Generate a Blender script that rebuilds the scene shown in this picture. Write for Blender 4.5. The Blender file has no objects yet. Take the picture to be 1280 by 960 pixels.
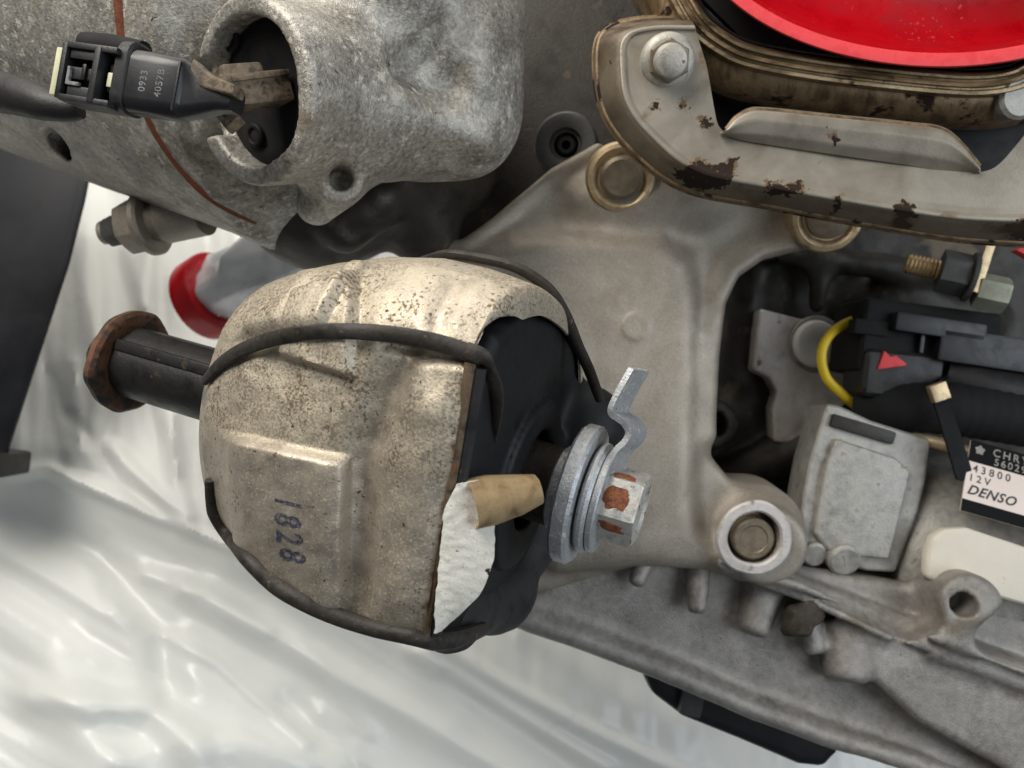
import bpy, bmesh, math, random
import numpy as np
from mathutils import Vector, Matrix, noise
random.seed(7)
D = bpy.data
scene = bpy.context.scene
COL = scene.collection

# ---------------------------------------------------------------- camera, light, exposure
# Everything is modelled in millimetres in a workbench frame: x right, y up, z away from the camera.
FPX, CX, CY = 1050.0, 640.0, 480.0
PITCH = math.radians(22)
R_ = Vector((1, 0, 0)); F_ = Vector((0, math.cos(PITCH), -math.sin(PITCH))); U_ = Vector((0, math.sin(PITCH), math.cos(PITCH)))
CAM = Vector((0, 0, 1.0))
def world(p):
    return CAM + (R_ * p[0] + U_ * p[1] + F_ * p[2]) * 0.001
cam_d = D.cameras.new('camera'); cam = D.objects.new('camera', cam_d); COL.objects.link(cam)
cam.matrix_world = Matrix((( R_[0], U_[0], -F_[0], CAM[0]), (R_[1], U_[1], -F_[1], CAM[1]), (R_[2], U_[2], -F_[2], CAM[2]), (0, 0, 0, 1)))
cam_d.sensor_width = 36.0; cam_d.lens = 36.0 * FPX / 1280.0
cam_d.clip_start = 0.01; cam_d.clip_end = 50
cam_d.dof.use_dof = True; cam_d.dof.focus_distance = 0.285; cam_d.dof.aperture_fstop = 16
scene.camera = cam

wd = D.worlds.new('World'); scene.world = wd; wd.use_nodes = True
bgn = wd.node_tree.nodes['Background']
bgn.inputs[0].default_value = (0.80, 0.86, 0.92, 1); bgn.inputs[1].default_value = 0.12

def area(name, p, target, size, power, col, sy=None):
    l = D.lights.new(name, 'AREA'); l.shape = 'RECTANGLE'; l.size = size; l.size_y = sy or size
    l.energy = power; l.color = col
    o = D.objects.new(name, l); COL.objects.link(o)
    o.location = world(p)
    d = world(target) - o.location
    o.rotation_euler = d.to_track_quat('-Z', 'Y').to_euler()
    return o
area('workshop_lamp', (-420, 680, -200), (-40, 0, 330), 0.55, 11, (1.0, 0.955, 0.89))
area('window_light', (900, 40, -420), (60, -60, 360), 0.9, 9, (0.84, 0.92, 1.0))
area('sheet_fill', (-150, 1000, 520), (-120, -200, 690), 1.0, 7.8, (1.0, 0.95, 0.87))  # added fill lamp above the sheet, placed to brighten it

scene.view_settings.view_transform = 'Standard'; scene.view_settings.look = 'None'
scene.view_settings.exposure = 0.0; scene.view_settings.gamma = 1.0
scene.view_settings.use_curve_mapping = False
scene.render.engine = 'CYCLES'
scene.render.resolution_x = 1024; scene.render.resolution_y = 768

# ---------------------------------------------------------------- helpers
def V(*a): return np.array(a, dtype=float)
def C(px, py, d): return V((px - CX) / FPX * d, (CY - py) / FPX * d, d)
def proj(p): return (CX + FPX * p[0] / p[2], CY - FPX * p[1] / p[2])
def nrm(v): v = np.asarray(v, float); return v / np.linalg.norm(v)
def frame(ax, ref=(0, 1, 0)):
    ax = nrm(ax); ref = np.asarray(ref, float)
    if abs(ax @ nrm(ref)) > .95: ref = V(1, 0, 0)
    u = nrm(ref - ax * (ref @ ax)); return u, np.cross(ax, u)
def lerp(a, b, t): return a + (b - a) * t
def sstep(a, b, x): t = np.clip((x - a) / (b - a), 0, 1); return t * t * (3 - 2 * t)

class G:                                    # a growing mesh
    def __init__(s): s.v = []; s.f = []
    def add(s, v, f):
        o = len(s.v); s.v += [tuple(x) for x in v]; s.f += [tuple(i + o for i in q) for q in f]; return s
    def __iadd__(s, m): return s.add(m.v, m.f)

def empty(name, p, label, cat, group=None):
    o = D.objects.new(name, None); COL.objects.link(o); o.location = world(p); o.empty_display_size = .01
    o['label'] = label; o['category'] = cat
    if group: o['group'] = group
    return o
def base_of(o):
    b = Vector(o.location)
    while o.parent: o = o.parent; b += Vector(o.location)
    return b
def obj(name, g, mat, parent=None, label=None, cat=None, group=None, kind=None, bevel=0, angle=35, segs=2, smooth=True):
    if isinstance(g, tuple): v, f = g
    else: v, f = g.v, g.f
    w = [world(p) for p in v]
    if parent: o0 = base_of(parent)
    else:
        o0 = Vector((0, 0, 0))
        for p in w: o0 += p
        o0 /= len(w)
    me = D.meshes.new(name)
    me.from_pydata([tuple(p - o0) for p in w], [], [tuple(int(i) for i in q) for q in f])
    bm = bmesh.new(); bm.from_mesh(me)
    bmesh.ops.recalc_face_normals(bm, faces=bm.faces)
    if bevel:
        es = [e for e in bm.edges if len(e.link_faces) == 2 and e.calc_face_angle(0) > math.radians(28)]
        bmesh.ops.bevel(bm, geom=es, offset=bevel * .001, segments=segs, affect='EDGES', profile=.6, clamp_overlap=True)
    bm.to_mesh(me); bm.free()
    if smooth:
        me.polygons.foreach_set('use_smooth', [True] * len(me.polygons))
        me.set_sharp_from_angle(angle=math.radians(angle))
    me.materials.append(mat)
    o = D.objects.new(name, me); COL.objects.link(o)
    if parent: o.parent = parent
    else: o.location = o0
    if label: o['label'] = label
    if cat: o['category'] = cat
    if group: o['group'] = group
    if kind: o['kind'] = kind
    return o
def solid(o, t, off=-1):
    m = o.modifiers.new('thickness', 'SOLIDIFY'); m.thickness = t * .001; m.offset = off
    e = o.modifiers.new('crisp', 'EDGE_SPLIT'); e.split_angle = math.radians(48); return o

def lathe(c, ax, prof, n=48, ref=(0, 1, 0), wob=None, closed=False, a0=0.0):
    ax = nrm(ax); u, w = frame(ax, ref); g = G(); v = []; f = []
    for i, (t, r) in enumerate(prof):
        for k in range(n):
            a = a0 + 2 * math.pi * k / n
            rr = r * (wob(t, a) if wob else 1)
            v.append(np.asarray(c) + ax * t + (u * math.cos(a) + w * math.sin(a)) * rr)
    m = len(prof)
    for i in range(m if closed else m - 1):
        for k in range(n):
            j = (i + 1) % m
            f.append((i * n + k, i * n + (k + 1) % n, j * n + (k + 1) % n, j * n + k))
    if not closed:
        if prof[0][1] > .01: f.append(tuple(range(n)))
        if prof[-1][1] > .01: f.append(tuple((m - 1) * n + k for k in range(n)))
    return g.add(v, f)
def ring(c, ax, r0, r1, h, ch=.5, n=48, ref=(0, 1, 0), wob=None):
    return lathe(c, ax, [(ch, r0), (0, r0 + ch), (0, r1 - ch), (ch, r1), (h - ch, r1), (h, r1 - ch), (h, r0 + ch), (h - ch, r0)], n, ref, wob, closed=True)
def hexa(c, ax, r, h, ref=(0, 1, 0), ch=1.2, dish=0.0, a0=0.0):
    """hexagon head with a chamfered and slightly dished top; ax points to the top"""
    def wob(t, a):
        a = (a - a0) % (math.pi / 3) - math.pi / 6
        return math.cos(math.pi / 6) / math.cos(a)
    ax = nrm(ax); u, w = frame(ax, ref); g = G(); n = 48; v = []; f = []
    prof = [(0, r, 1), (h - ch, r, 1), (h - ch * .2, r * .95, .6), (h, r * .85, .15), (h, r * .7, 0), (h - dish, r * .6, 0), (h - dish, .01, 0)]
    for t, rr, k in prof:
        for q in range(n):
            a = 2 * math.pi * q / n
            s = rr * lerp(.93, wob(t, a), k)
            v.append(np.asarray(c) + ax * t + (u * math.cos(a) + w * math.sin(a)) * s)
    for i in range(len(prof) - 1):
        for q in range(n): f.append((i * n + q, i * n + (q + 1) % n, (i + 1) * n + (q + 1) % n, (i + 1) * n + q))
    f.append(tuple(range(n)))
    return g.add(v, f)

def crom(pts, n, closed=False):
    P = np.asarray(pts, float); m = len(P); out = []
    segs = m if closed else m - 1
    L = [np.linalg.norm(P[(i + 1) % m] - P[i]) for i in range(segs)]
    tot = sum(L); cum = np.concatenate([[0], np.cumsum(L)])
    for k in range(n):
        s = tot * k / (n if closed else n - 1)
        i = min(int(np.searchsorted(cum, s, side='right') - 1), segs - 1)
        t = 0 if L[i] == 0 else (s - cum[i]) / L[i]
        if closed: p0, p1, p2, p3 = P[(i - 1) % m], P[i], P[(i + 1) % m], P[(i + 2) % m]
        else: p0, p1, p2, p3 = P[max(i - 1, 0)], P[i], P[i + 1], P[min(i + 2, m - 1)]
        def tn(a, b, c):       # length-aware tangent
            return (c - a) * .5
        m1 = tn(p0, p1, p2); m2 = tn(p1, p2, p3)
        d = np.linalg.norm(p2 - p1) + 1e-9
        for mm in (m1, m2):
            l = np.linalg.norm(mm)
            if l > d: mm *= d / l
        h = lambda t: (2*t**3-3*t**2+1)*p1 + (t**3-2*t**2+t)*m1 + (-2*t**3+3*t**2)*p2 + (t**3-t**2)*m2
        out.append(h(t))
    return np.array(out)
def tube(path, r, n=14, N=None, closed=False, flat=1.0, up=None, rmod=None, cap=True):
    """round or flattened tube; up = wide side lies across this direction"""
    P = crom(path, N or max(12, len(path) * 8), closed); m = len(P); g = G(); v = []; f = []
    if np.isscalar(r): R = [r] * m
    else: R = np.interp(np.linspace(0, 1, m), np.linspace(0, 1, len(r)), r)
    pu = None
    for i in range(m):
        a = P[(i - 1) % m] if (closed or i > 0) else P[i]; b = P[(i + 1) % m] if (closed or i < m - 1) else P[i]
        t = nrm(b - a)
        if up is not None: u = np.asarray(up[i] if callable(getattr(up, '__getitem__', None)) and np.ndim(up) == 2 else up, float)
        else: u = pu if pu is not None else frame(t)[0]
        u = nrm(u - t * (u @ t)); pu = u; w = np.cross(t, u)
        for k in range(n):
            q = 2 * math.pi * k / n; rr = R[i] * (rmod(i, q) if rmod else 1)
            v.append(P[i] + u * math.cos(q) * rr * flat + w * math.sin(q) * rr)
    for i in range(m if closed else m - 1):
        j = (i + 1) % m
        for k in range(n): f.append((i * n + k, i * n + (k + 1) % n, j * n + (k + 1) % n, j * n + k))
    if not closed and cap: f.append(tuple(range(n))); f.append(tuple((m - 1) * n + k for k in range(n)))
    return g.add(v, f)
def loft(lines, N=80, smooth=True):
    g = G(); L = []
    for l in lines:
        if smooth: L.append(crom(l, N))
        else:
            P = np.asarray(l, float); s = np.concatenate([[0], np.cumsum(np.linalg.norm(np.diff(P, axis=0), axis=1))])
            q = np.linspace(0, s[-1], N); L.append(np.stack([np.interp(q, s, P[:, k]) for k in range(3)], 1))
    v = [p for l in L for p in l]; f = []
    for i in range(len(L) - 1):
        for k in range(N - 1): f.append((i * N + k, i * N + k + 1, (i + 1) * N + k + 1, (i + 1) * N + k))
    return g.add(v, f)
def prism(pts, off):
    off = np.asarray(off, float); n = len(pts); g = G()
    v = [np.asarray(p, float) for p in pts] + [np.asarray(p, float) + off for p in pts]
    f = [tuple(range(n)), tuple(range(2 * n - 1, n - 1, -1))] + [(i, (i + 1) % n, n + (i + 1) % n, n + i) for i in range(n)]
    return g.add(v, f)
def boxo(c, X, Y, hx, hy, hz):
    X = nrm(X); Y = np.asarray(Y, float); Y = nrm(Y - X * (Y @ X)); Z = np.cross(X, Y); c = np.asarray(c, float); g = G()
    v = [c + X * sx * hx + Y * sy * hy + Z * sz * hz for sx in (-1, 1) for sy in (-1, 1) for sz in (-1, 1)]
    return g.add(v, [(0, 1, 3, 2), (4, 6, 7, 5), (0, 4, 5, 1), (2, 3, 7, 6), (0, 2, 6, 4), (1, 5, 7, 3)])

# ---- signed-distance castings: soft unions of simple solids, polygonised by surface nets
def vlen(a): return np.sqrt((a * a).sum(1))
def s_sph(P, c, r): return vlen(P - np.float32(c)) - r
def s_ell(P, c, r, ax=None):
    q = P - np.float32(c)
    if ax is not None: q = q @ np.float32(np.array(ax).T)
    r = np.float32(r); k0 = vlen(q / r); k1 = vlen(q / (r * r)); return k0 * (k0 - 1) / np.maximum(k1, 1e-6)
def s_cap(P, a, b, r1, r2=None):
    a = np.float32(a); b = np.float32(b); ba = b - a; pa = P - a
    h = np.clip(pa @ ba / (ba @ ba), 0, 1); return vlen(pa - h[:, None] * ba) - (r1 if r2 is None else r1 + (r2 - r1) * h)
def s_line(P, pts, r):
    d = None
    for i in range(len(pts) - 1):
        e = s_cap(P, pts[i], pts[i + 1], r); d = e if d is None else np.minimum(d, e)
    return d
def s_cyl(P, c, ax, r, h0, h1, rd=1.0):
    ax = np.float32(nrm(ax)); q = P - np.float32(c); t = q @ ax; rr = np.sqrt(np.maximum((q * q).sum(1) - t * t, 0))
    if not np.isscalar(r): r = np.interp(t, r[0], r[1])
    a = rr - r + rd; b = np.abs(t - (h0 + h1) / 2) - (h1 - h0) / 2 + rd
    return np.minimum(np.maximum(a, b), 0) + np.sqrt(np.maximum(a, 0) ** 2 + np.maximum(b, 0) ** 2) - rd
def s_box(P, c, X, Y, h, rd=1.0):
    X = nrm(X); Y = np.asarray(Y, float); Y = nrm(Y - X * (Y @ X)); Z = np.cross(X, Y)
    q = np.abs((P - np.float32(c)) @ np.float32(np.array([X, Y, Z]).T)) - np.float32(h) + rd
    return np.minimum(q.max(1), 0) + vlen(np.maximum(q, 0)) - rd
def s_poly(P, pts, d0, d1, rd=2.0, tilt=(0, 0)):
    """polygon given on the plane z=d0 and extruded along z to d1; tilt leans the front plane"""
    A = np.array([C(x, y, d0)[:2] for x, y in pts], dtype=np.float32); x = P[:, 0]; y = P[:, 1]
    n = len(A); d = np.full(len(P), 1e9, np.float32); s = np.ones(len(P), np.float32)
    for i in range(n):
        j = i - 1; e = A[j] - A[i]; wx = x - A[i, 0]; wy = y - A[i, 1]
        h = np.clip((wx * e[0] + wy * e[1]) / (e @ e), 0, 1); bx = wx - e[0] * h; by = wy - e[1] * h
        d = np.minimum(d, bx * bx + by * by)
        c1 = y >= A[i, 1]; c2 = y < A[j, 1]; c3 = e[0] * wy > e[1] * wx
        s = np.where((c1 & c2 & c3) | (~c1 & ~c2 & ~c3), -s, s)
    a = s * np.sqrt(d) + rd
    zz = P[:, 2] - tilt[0] * x - tilt[1] * y
    b = np.abs(zz - (d0 + d1) / 2) - abs(d1 - d0) / 2 + rd
    return np.minimum(np.maximum(a, b), 0) + np.sqrt(np.maximum(a, 0) ** 2 + np.maximum(b, 0) ** 2) - rd
def smin(a, b, k):
    h = np.maximum(k - np.abs(a - b), 0) / k; return np.minimum(a, b) - h * h * k * .25
def smax(a, b, k): return -smin(-a, -b, k)
def rough_(P, amp, wl, seed=0):
    k = 2 * math.pi / wl; x, y, z = P[:, 0] * k, P[:, 1] * k, P[:, 2] * k; s = seed
    return amp * (np.sin(x + 1.3 * np.sin(y * .7 + s) + s) * np.sin(y * 1.1 + 1.1 * np.sin(z * .8 + s)) + .5 * np.sin(z * 1.9 + np.sin(x * 2.1) + s) * np.sin(x * 1.7 + y * 1.3 + 2 * s))
def nets(f, lo, hi, h):
    lo = np.asarray(lo, float); hi = np.asarray(hi, float); B = 8
    nb = np.ceil((hi - lo) / (h * B)).astype(int); n = nb * B
    ci = np.stack(np.meshgrid(*[np.arange(k) for k in nb], indexing='ij'), -1).reshape(-1, 3)
    cen = lo + (ci * B + (B - 1) / 2) * h
    dc = f(cen.astype(np.float32))
    vol = np.repeat(np.repeat(np.repeat(np.where(dc > 0, 9., -9.).astype(np.float32).reshape(nb), B, 0), B, 1), B, 2)
    act = ci[np.abs(dc) < B * h * .87 * 1.45]
    off = np.stack(np.meshgrid(*[np.arange(B)] * 3, indexing='ij'), -1).reshape(-1, 3)
    CH = 400
    for s in range(0, len(act), CH):
        a = act[s:s + CH]; idx = (a[:, None, :] * B + off[None]).reshape(-1, 3)
        vol[idx[:, 0], idx[:, 1], idx[:, 2]] = f((lo + idx * h).astype(np.float32))
    vol[0] = vol[-1] = 9; vol[:, 0] = vol[:, -1] = 9; vol[:, :, 0] = vol[:, :, -1] = 9
    ins = vol < 0
    cnt = np.zeros(tuple(n - 1), np.int8)
    for dx in (0, 1):
        for dy in (0, 1):
            for dz in (0, 1): cnt += ins[dx:n[0]-1+dx, dy:n[1]-1+dy, dz:n[2]-1+dz]
    cells = np.argwhere((cnt > 0) & (cnt < 8))
    vid = np.full(tuple(n - 1), -1, np.int32); vid[tuple(cells.T)] = np.arange(len(cells))
    acc = np.zeros((len(cells), 3)); num = np.zeros(len(cells))
    cor = [(i, j, k) for i in (0, 1) for j in (0, 1) for k in (0, 1)]
    val = {c: vol[cells[:, 0] + c[0], cells[:, 1] + c[1], cells[:, 2] + c[2]] for c in cor}
    for c in cor:
        for ax in range(3):
            if c[ax]: continue
            e = list(c); e[ax] = 1; e = tuple(e); v0, v1 = val[c], val[e]; m = (v0 < 0) != (v1 < 0)
            t = np.where(m, v0 / np.where(m, v0 - v1, 1), 0)
            p = np.tile(np.array(c, float), (len(cells), 1)); p[:, ax] = t
            acc[m] += p[m]; num[m] += 1
    verts = lo + (cells + acc / num[:, None]) * h
    faces = []
    for ax in range(3):
        sl0 = [slice(1, None)] * 3; sl1 = [slice(1, None)] * 3
        a = np.take(ins, range(0, n[ax] - 1), ax); b = np.take(ins, range(1, n[ax]), ax)
        E = np.argwhere(a != b); o1, o2 = [k for k in range(3) if k != ax]
        E = E[(E[:, o1] > 0) & (E[:, o2] > 0) & (E[:, o1] < n[o1] - 1) & (E[:, o2] < n[o2] - 1)]
        q = []
        for d1, d2 in ((0, 0), (1, 0), (1, 1), (0, 1)):
            e = E.copy(); e[:, o1] -= d1; e[:, o2] -= d2; q.append(vid[tuple(e.T)])
        q = np.stack(q, 1); flip = a[tuple(E.T)] ^ (ax == 1)
        q[flip] = q[flip][:, ::-1]; faces.append(q[(q >= 0).all(1)])
    return verts, np.concatenate(faces)

# ---------------------------------------------------------------- materials
def lin(c):
    return tuple((x / 255 / 12.92 if x / 255 <= .04045 else ((x / 255 + .055) / 1.055) ** 2.4) for x in c) + (1,)
def mat(name, cols, scale=120, detail=8, rough=(.45, .7), metal=0.0, bump=.25, bscale=600, spots=(), spec=.5, streak=None, coat=0, trans=0, dist=.0006, rdet=.62, wear=None, cloud=None):
    """cols: list of sRGB stops over a noise; spots: (colour, noise scale, threshold, softness, bump, roughness)"""
    m = D.materials.new(name); m.use_nodes = True; nt = m.node_tree; N = nt.nodes; L = nt.links
    b = N['Principled BSDF']; tc = N.new('ShaderNodeTexCoord')
    vec = tc.outputs['Object']
    if streak:
        mp = N.new('ShaderNodeMapping'); mp.inputs['Scale'].default_value = streak[0]; mp.inputs['Rotation'].default_value = streak[1]
        L.new(vec, mp.inputs[0]); svec = mp.outputs[0]
    else: svec = vec
    def noi(s, d=detail, r=rdet, v=vec, w=0.0):
        n = N.new('ShaderNodeTexNoise'); n.inputs['Scale'].default_value = s; n.inputs['Detail'].default_value = d
        n.inputs['Roughness'].default_value = r; n.inputs['Distortion'].default_value = w; L.new(v, n.inputs['Vector']); return n
    n1 = noi(scale, v=svec, w=.3); rp = N.new('ShaderNodeValToRGB')
    k = len(cols)
    el = rp.color_ramp.elements
    while len(el) < k: el.new(.5)
    for i, c in enumerate(cols):
        if len(c) == 2: el[i].position = c[0]; el[i].color = lin(c[1])
        else: el[i].position = .3 + .4 * i / max(k - 1, 1); el[i].color = lin(c)
    if k == 1: el[1].color = lin(cols[0] if len(cols[0]) == 3 else cols[0][1])
    fac = n1.outputs[0]
    if cloud:
        nc = noi(cloud[0], 5, .6, w=.8); mc = N.new('ShaderNodeMix'); mc.inputs[0].default_value = cloud[1]; L.new(fac, mc.inputs[2]); L.new(nc.outputs[0], mc.inputs[3]); fac = mc.outputs[0]
    L.new(fac, rp.inputs[0]); col = rp.outputs[0]
    n2 = noi(bscale, 5, .6)
    mr = N.new('ShaderNodeMapRange'); mr.inputs[1].default_value = .3; mr.inputs[2].default_value = .7
    mr.inputs[3].default_value = rough[0]; mr.inputs[4].default_value = rough[1]; L.new(n1.outputs[0], mr.inputs[0]); ro = mr.outputs[0]
    hgt = n2.outputs[0]
    for i, sp in enumerate(spots):
        c, sc, th, so, bp, rr = sp[:6]
        ns = noi(sc, 4, .55, w=.25)
        if len(sp) > 6:
            big = noi(sp[6], 2, .5); ad = N.new('ShaderNodeMath'); ad.operation = 'MULTIPLY_ADD'; ad.inputs[1].default_value = .5; L.new(big.outputs[0], ad.inputs[0]); L.new(ns.outputs[0], ad.inputs[2])
            sb = N.new('ShaderNodeMath'); sb.operation = 'SUBTRACT'; sb.inputs[1].default_value = .25; L.new(ad.outputs[0], sb.inputs[0]); src = sb.outputs[0]
        else: src = ns.outputs[0]
        if wear and i in wear:
            at = N.new('ShaderNodeAttribute'); at.attribute_name = 'wear' if not isinstance(wear[i], tuple) else wear[i][1]
            ad = N.new('ShaderNodeMath'); ad.operation = 'MULTIPLY_ADD'; ad.inputs[1].default_value = wear[i] if not isinstance(wear[i], tuple) else wear[i][0]; L.new(at.outputs['Fac'], ad.inputs[0]); L.new(src, ad.inputs[2]); src = ad.outputs[0]
        m2 = N.new('ShaderNodeMapRange'); m2.inputs[1].default_value = th; m2.inputs[2].default_value = th + so; L.new(src, m2.inputs[0])
        mx = N.new('ShaderNodeMix'); mx.data_type = 'RGBA'; L.new(m2.outputs[0], mx.inputs[0]); L.new(col, mx.inputs[6]); mx.inputs[7].default_value = lin(c); col = mx.outputs[2]
        mf = N.new('ShaderNodeMix'); L.new(m2.outputs[0], mf.inputs[0]); L.new(ro, mf.inputs[2]); mf.inputs[3].default_value = rr; ro = mf.outputs[0]
        ma = N.new('ShaderNodeMath'); ma.operation = 'MULTIPLY_ADD'; ma.inputs[1].default_value = bp; L.new(m2.outputs[0], ma.inputs[0]); L.new(hgt, ma.inputs[2]); hgt = ma.outputs[0]
    L.new(col, b.inputs['Base Color']); L.new(ro, b.inputs['Roughness'])
    b.inputs['Metallic'].default_value = metal; b.inputs['Specular IOR Level'].default_value = spec
    b.inputs['Coat Weight'].default_value = coat
    if trans: b.inputs['Subsurface Weight'].default_value = trans; b.inputs['Subsurface Radius'].default_value = (1, 1, 1); b.inputs['Subsurface Scale'].default_value = .004
    bn = N.new('ShaderNodeBump'); bn.inputs['Strength'].default_value = bump; bn.inputs['Distance'].default_value = dist; L.new(hgt, bn.inputs['Height']); L.new(bn.outputs[0], b.inputs['Normal'])
    return m
MT = {}
MT['shield'] = mat('pitted_aluminium', [(.25, (140, 130, 116)), (.42, (166, 155, 140)), (.58, (182, 171, 155)), (.75, (156, 145, 130))], 140, 12, (.32, .52), .55, .22, 1500,
    [((192, 181, 158), 1150, .54, .12, .6, .65), ((124, 108, 88), 900, .65, .07, -.6, .8, 90), ((84, 73, 61), 430, .665, .035, -1.2, .85), ((140, 136, 132), 38, .64, .08, 0, .55), ((96, 74, 52), 200, .80, .25, 0, .85)], wear={0: .13, 1: .09, 2: .0, 4: (.55, 'stain')})
MT['shield_edge'] = mat('grimy_shield_edge', [(70, 58, 44), (112, 94, 72), (40, 35, 30)], 180, 8, (.5, .8), .2, .3, 700, [((120, 76, 44), 160, .58, .08, .1, .9)])
MT['rubber'] = mat('matte_black_rubber', [(14, 15, 17), (22, 23, 25), (17, 18, 20)], 60, 5, (.5, .72), 0, .12, 700, [((62, 56, 48), 1500, .70, .05, .2, .9)], spec=.35)
MT['rubber_dusty'] = mat('dusty_black_rubber', [(30, 30, 31), (44, 43, 42), (24, 24, 25)], 90, 6, (.55, .8), 0, .25, 500, [((80, 74, 66), 900, .66, .08, .2, .9)], spec=.35)
MT['strap'] = mat('aged_rubber_strap', [(30, 27, 24), (52, 47, 41), (24, 22, 20)], 160, 6, (.45, .75), 0, .3, 700, [((98, 84, 64), 500, .64, .1, .2, .9)], spec=.4)
MT['zinc'] = mat('zinc_plated_steel', [(146, 149, 153), (184, 186, 187), (166, 169, 173), (206, 205, 199)], 260, 8, (.35, .6), .55, .4, 1300, [((206, 200, 184), 500, .60, .08, .4, .75), ((96, 84, 66), 420, .68, .05, -.4, .85)])
MT['zinc_rust'] = mat('rust_spotted_zinc', [(172, 170, 164), (206, 202, 192), (150, 152, 154)], 220, 8, (.35, .6), .5, .35, 1200, [((112, 66, 42), 110, .62, .05, .5, .9), ((96, 46, 24), 420, .66, .06, .3, .9)])
MT['bushing'] = mat('grimy_brown_steel', [(34, 30, 26), (62, 54, 44), (46, 40, 34)], 240, 8, (.5, .75), .2, .4, 900, [((112, 98, 74), 700, .66, .06, .3, .9)])
MT['rust'] = mat('heavy_rust', [(36, 29, 25), (64, 44, 33), (88, 58, 40), (46, 37, 32)], 170, 9, (.65, .9), .1, .6, 900, [((34, 30, 28), 140, .56, .07, -.3, .7)])
MT['rust_flange'] = mat('brown_rust', [(52, 40, 33), (92, 64, 46), (118, 82, 58), (66, 52, 44)], 150, 9, (.6, .85), .15, .6, 900, [((44, 42, 42), 90, .55, .08, -.3, .6)])
MT['rust_patch'] = mat('orange_rust', [(58, 36, 28), (122, 70, 44), (150, 92, 58), (84, 50, 36)], 420, 8, (.7, .9), 0, .6, 1300)
MT['sleeve'] = mat('black_painted_steel', [(22, 21, 21), (38, 36, 34), (26, 25, 24)], 120, 7, (.38, .6), .15, .25, 900, [((98, 84, 62), 640, .685, .05, .3, .9), ((70, 58, 44), 130, .64, .06, .2, .85)])
MT['paper'] = mat('white_torn_paper', [(222, 216, 203), (232, 227, 215), (208, 200, 184)], 160, 7, (.75, .9), 0, .3, 1300, [((60, 52, 44), 240, .70, .03, -.3, .9), ((150, 140, 122), 1400, .62, .1, -.2, .9)], spec=.2)
MT['kraft'] = mat('tan_foam_backing', [(128, 108, 78), (156, 134, 100), (142, 120, 88), (104, 86, 64)], 120, 7, (.75, .92), 0, .3, 1500, spec=.2, trans=.1)
MT['casting'] = mat('weathered_cast_aluminium', [(.31, (84, 79, 71)), (.42, (134, 129, 120)), (.50, (160, 155, 146)), (.58, (184, 180, 170)), (.68, (220, 216, 206))], 560, 14, (.36, .6), .45, .6, 1000,
    [((126, 114, 94), 36, .58, .16, 0, .85), ((206, 201, 188), 300, .60, .10, .5, .7, 30), ((74, 69, 62), 260, .66, .08, -.5, .8)], dist=.0007, rdet=.66, cloud=(60, .42))
MT['casting_smooth'] = mat('satin_cast_aluminium', [(.30, (116, 107, 94)), (.43, (144, 135, 122)), (.55, (160, 151, 138)), (.70, (180, 172, 159))], 900, 12, (.4, .58), .4, .4, 1600, [((124, 112, 94), 22, .58, .2, 0, .65), ((96, 84, 66), 500, .70, .05, -.4, .8)], cloud=(26, .55))
MT['casting_dark'] = mat('oily_shaded_aluminium', [(32, 29, 26), (54, 49, 43), (42, 38, 34)], 60, 8, (.4, .65), .3, .4, 700, [((100, 88, 70), 40, .62, .1, 0, .6)])  # oily cast aluminium, colour deepened further for shade in the recesses
MT['casting_grey'] = mat('grey_oily_aluminium', [(58, 58, 57), (82, 81, 79), (70, 69, 67)], 50, 8, (.45, .7), .3, .4, 700)
MT['pan'] = mat('oil_pan_aluminium', [(.28, (104, 99, 92)), (.45, (138, 133, 126)), (.58, (156, 151, 144)), (.72, (176, 171, 163))], 300, 12, (.4, .6), .45, .6, 1300, [((116, 100, 78), 30, .60, .14, 0, .7), ((92, 84, 72), 300, .69, .08, -.3, .7)], cloud=(40, .5))
MT['bright_cast'] = mat('clean_cast_aluminium', [(.25, (122, 118, 110)), (.42, (152, 149, 142)), (.58, (170, 166, 158)), (.75, (190, 186, 178))], 160, 11, (.38, .6), .4, .5, 1000, [((124, 114, 100), 160, .63, .12, -.1, .7), ((86, 76, 66), 420, .71, .05, -.3, .8)])
MT['steel_plate'] = mat('tarnished_pressed_steel', [(.25, (116, 108, 95)), (.45, (140, 132, 119)), (.6, (150, 143, 130)), (.78, (128, 118, 102))], 36, 8, (.35, .55), .45, .15, 900,
    [((112, 90, 66), 300, .74, .16, .1, .8), ((46, 33, 26), 420, .83, .05, .7, .9), ((62, 44, 33), 230, .715, .03, .4, .9), ((112, 94, 70), 55, .60, .1, 0, .7)], wear={0: (.5, 'rust'), 1: (.5, 'rust')})
MT['steel_edge'] = mat('brown_tarnished_steel', [(58, 44, 32), (104, 84, 60), (138, 116, 86), (74, 56, 40)], 120, 9, (.35, .6), .5, .25, 900, [((48, 30, 22), 70, .60, .04, .5, .9)], streak=((1, 1, .3), (0, 0, 0)))
MT['ring_steel'] = mat('heat_stained_steel', [(70, 58, 44), (128, 110, 84), (164, 146, 116), (88, 72, 54)], 140, 9, (.28, .5), .7, .25, 900, [((54, 40, 28), 110, .63, .06, .2, .8)], streak=((.3, 1, 1), (0, 0, 0)))
MT['scale'] = mat('dark_rust_scale', [(30, 24, 20), (52, 39, 30), (40, 31, 25)], 400, 8, (.7, .9), 0, .6, 900)
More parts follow.
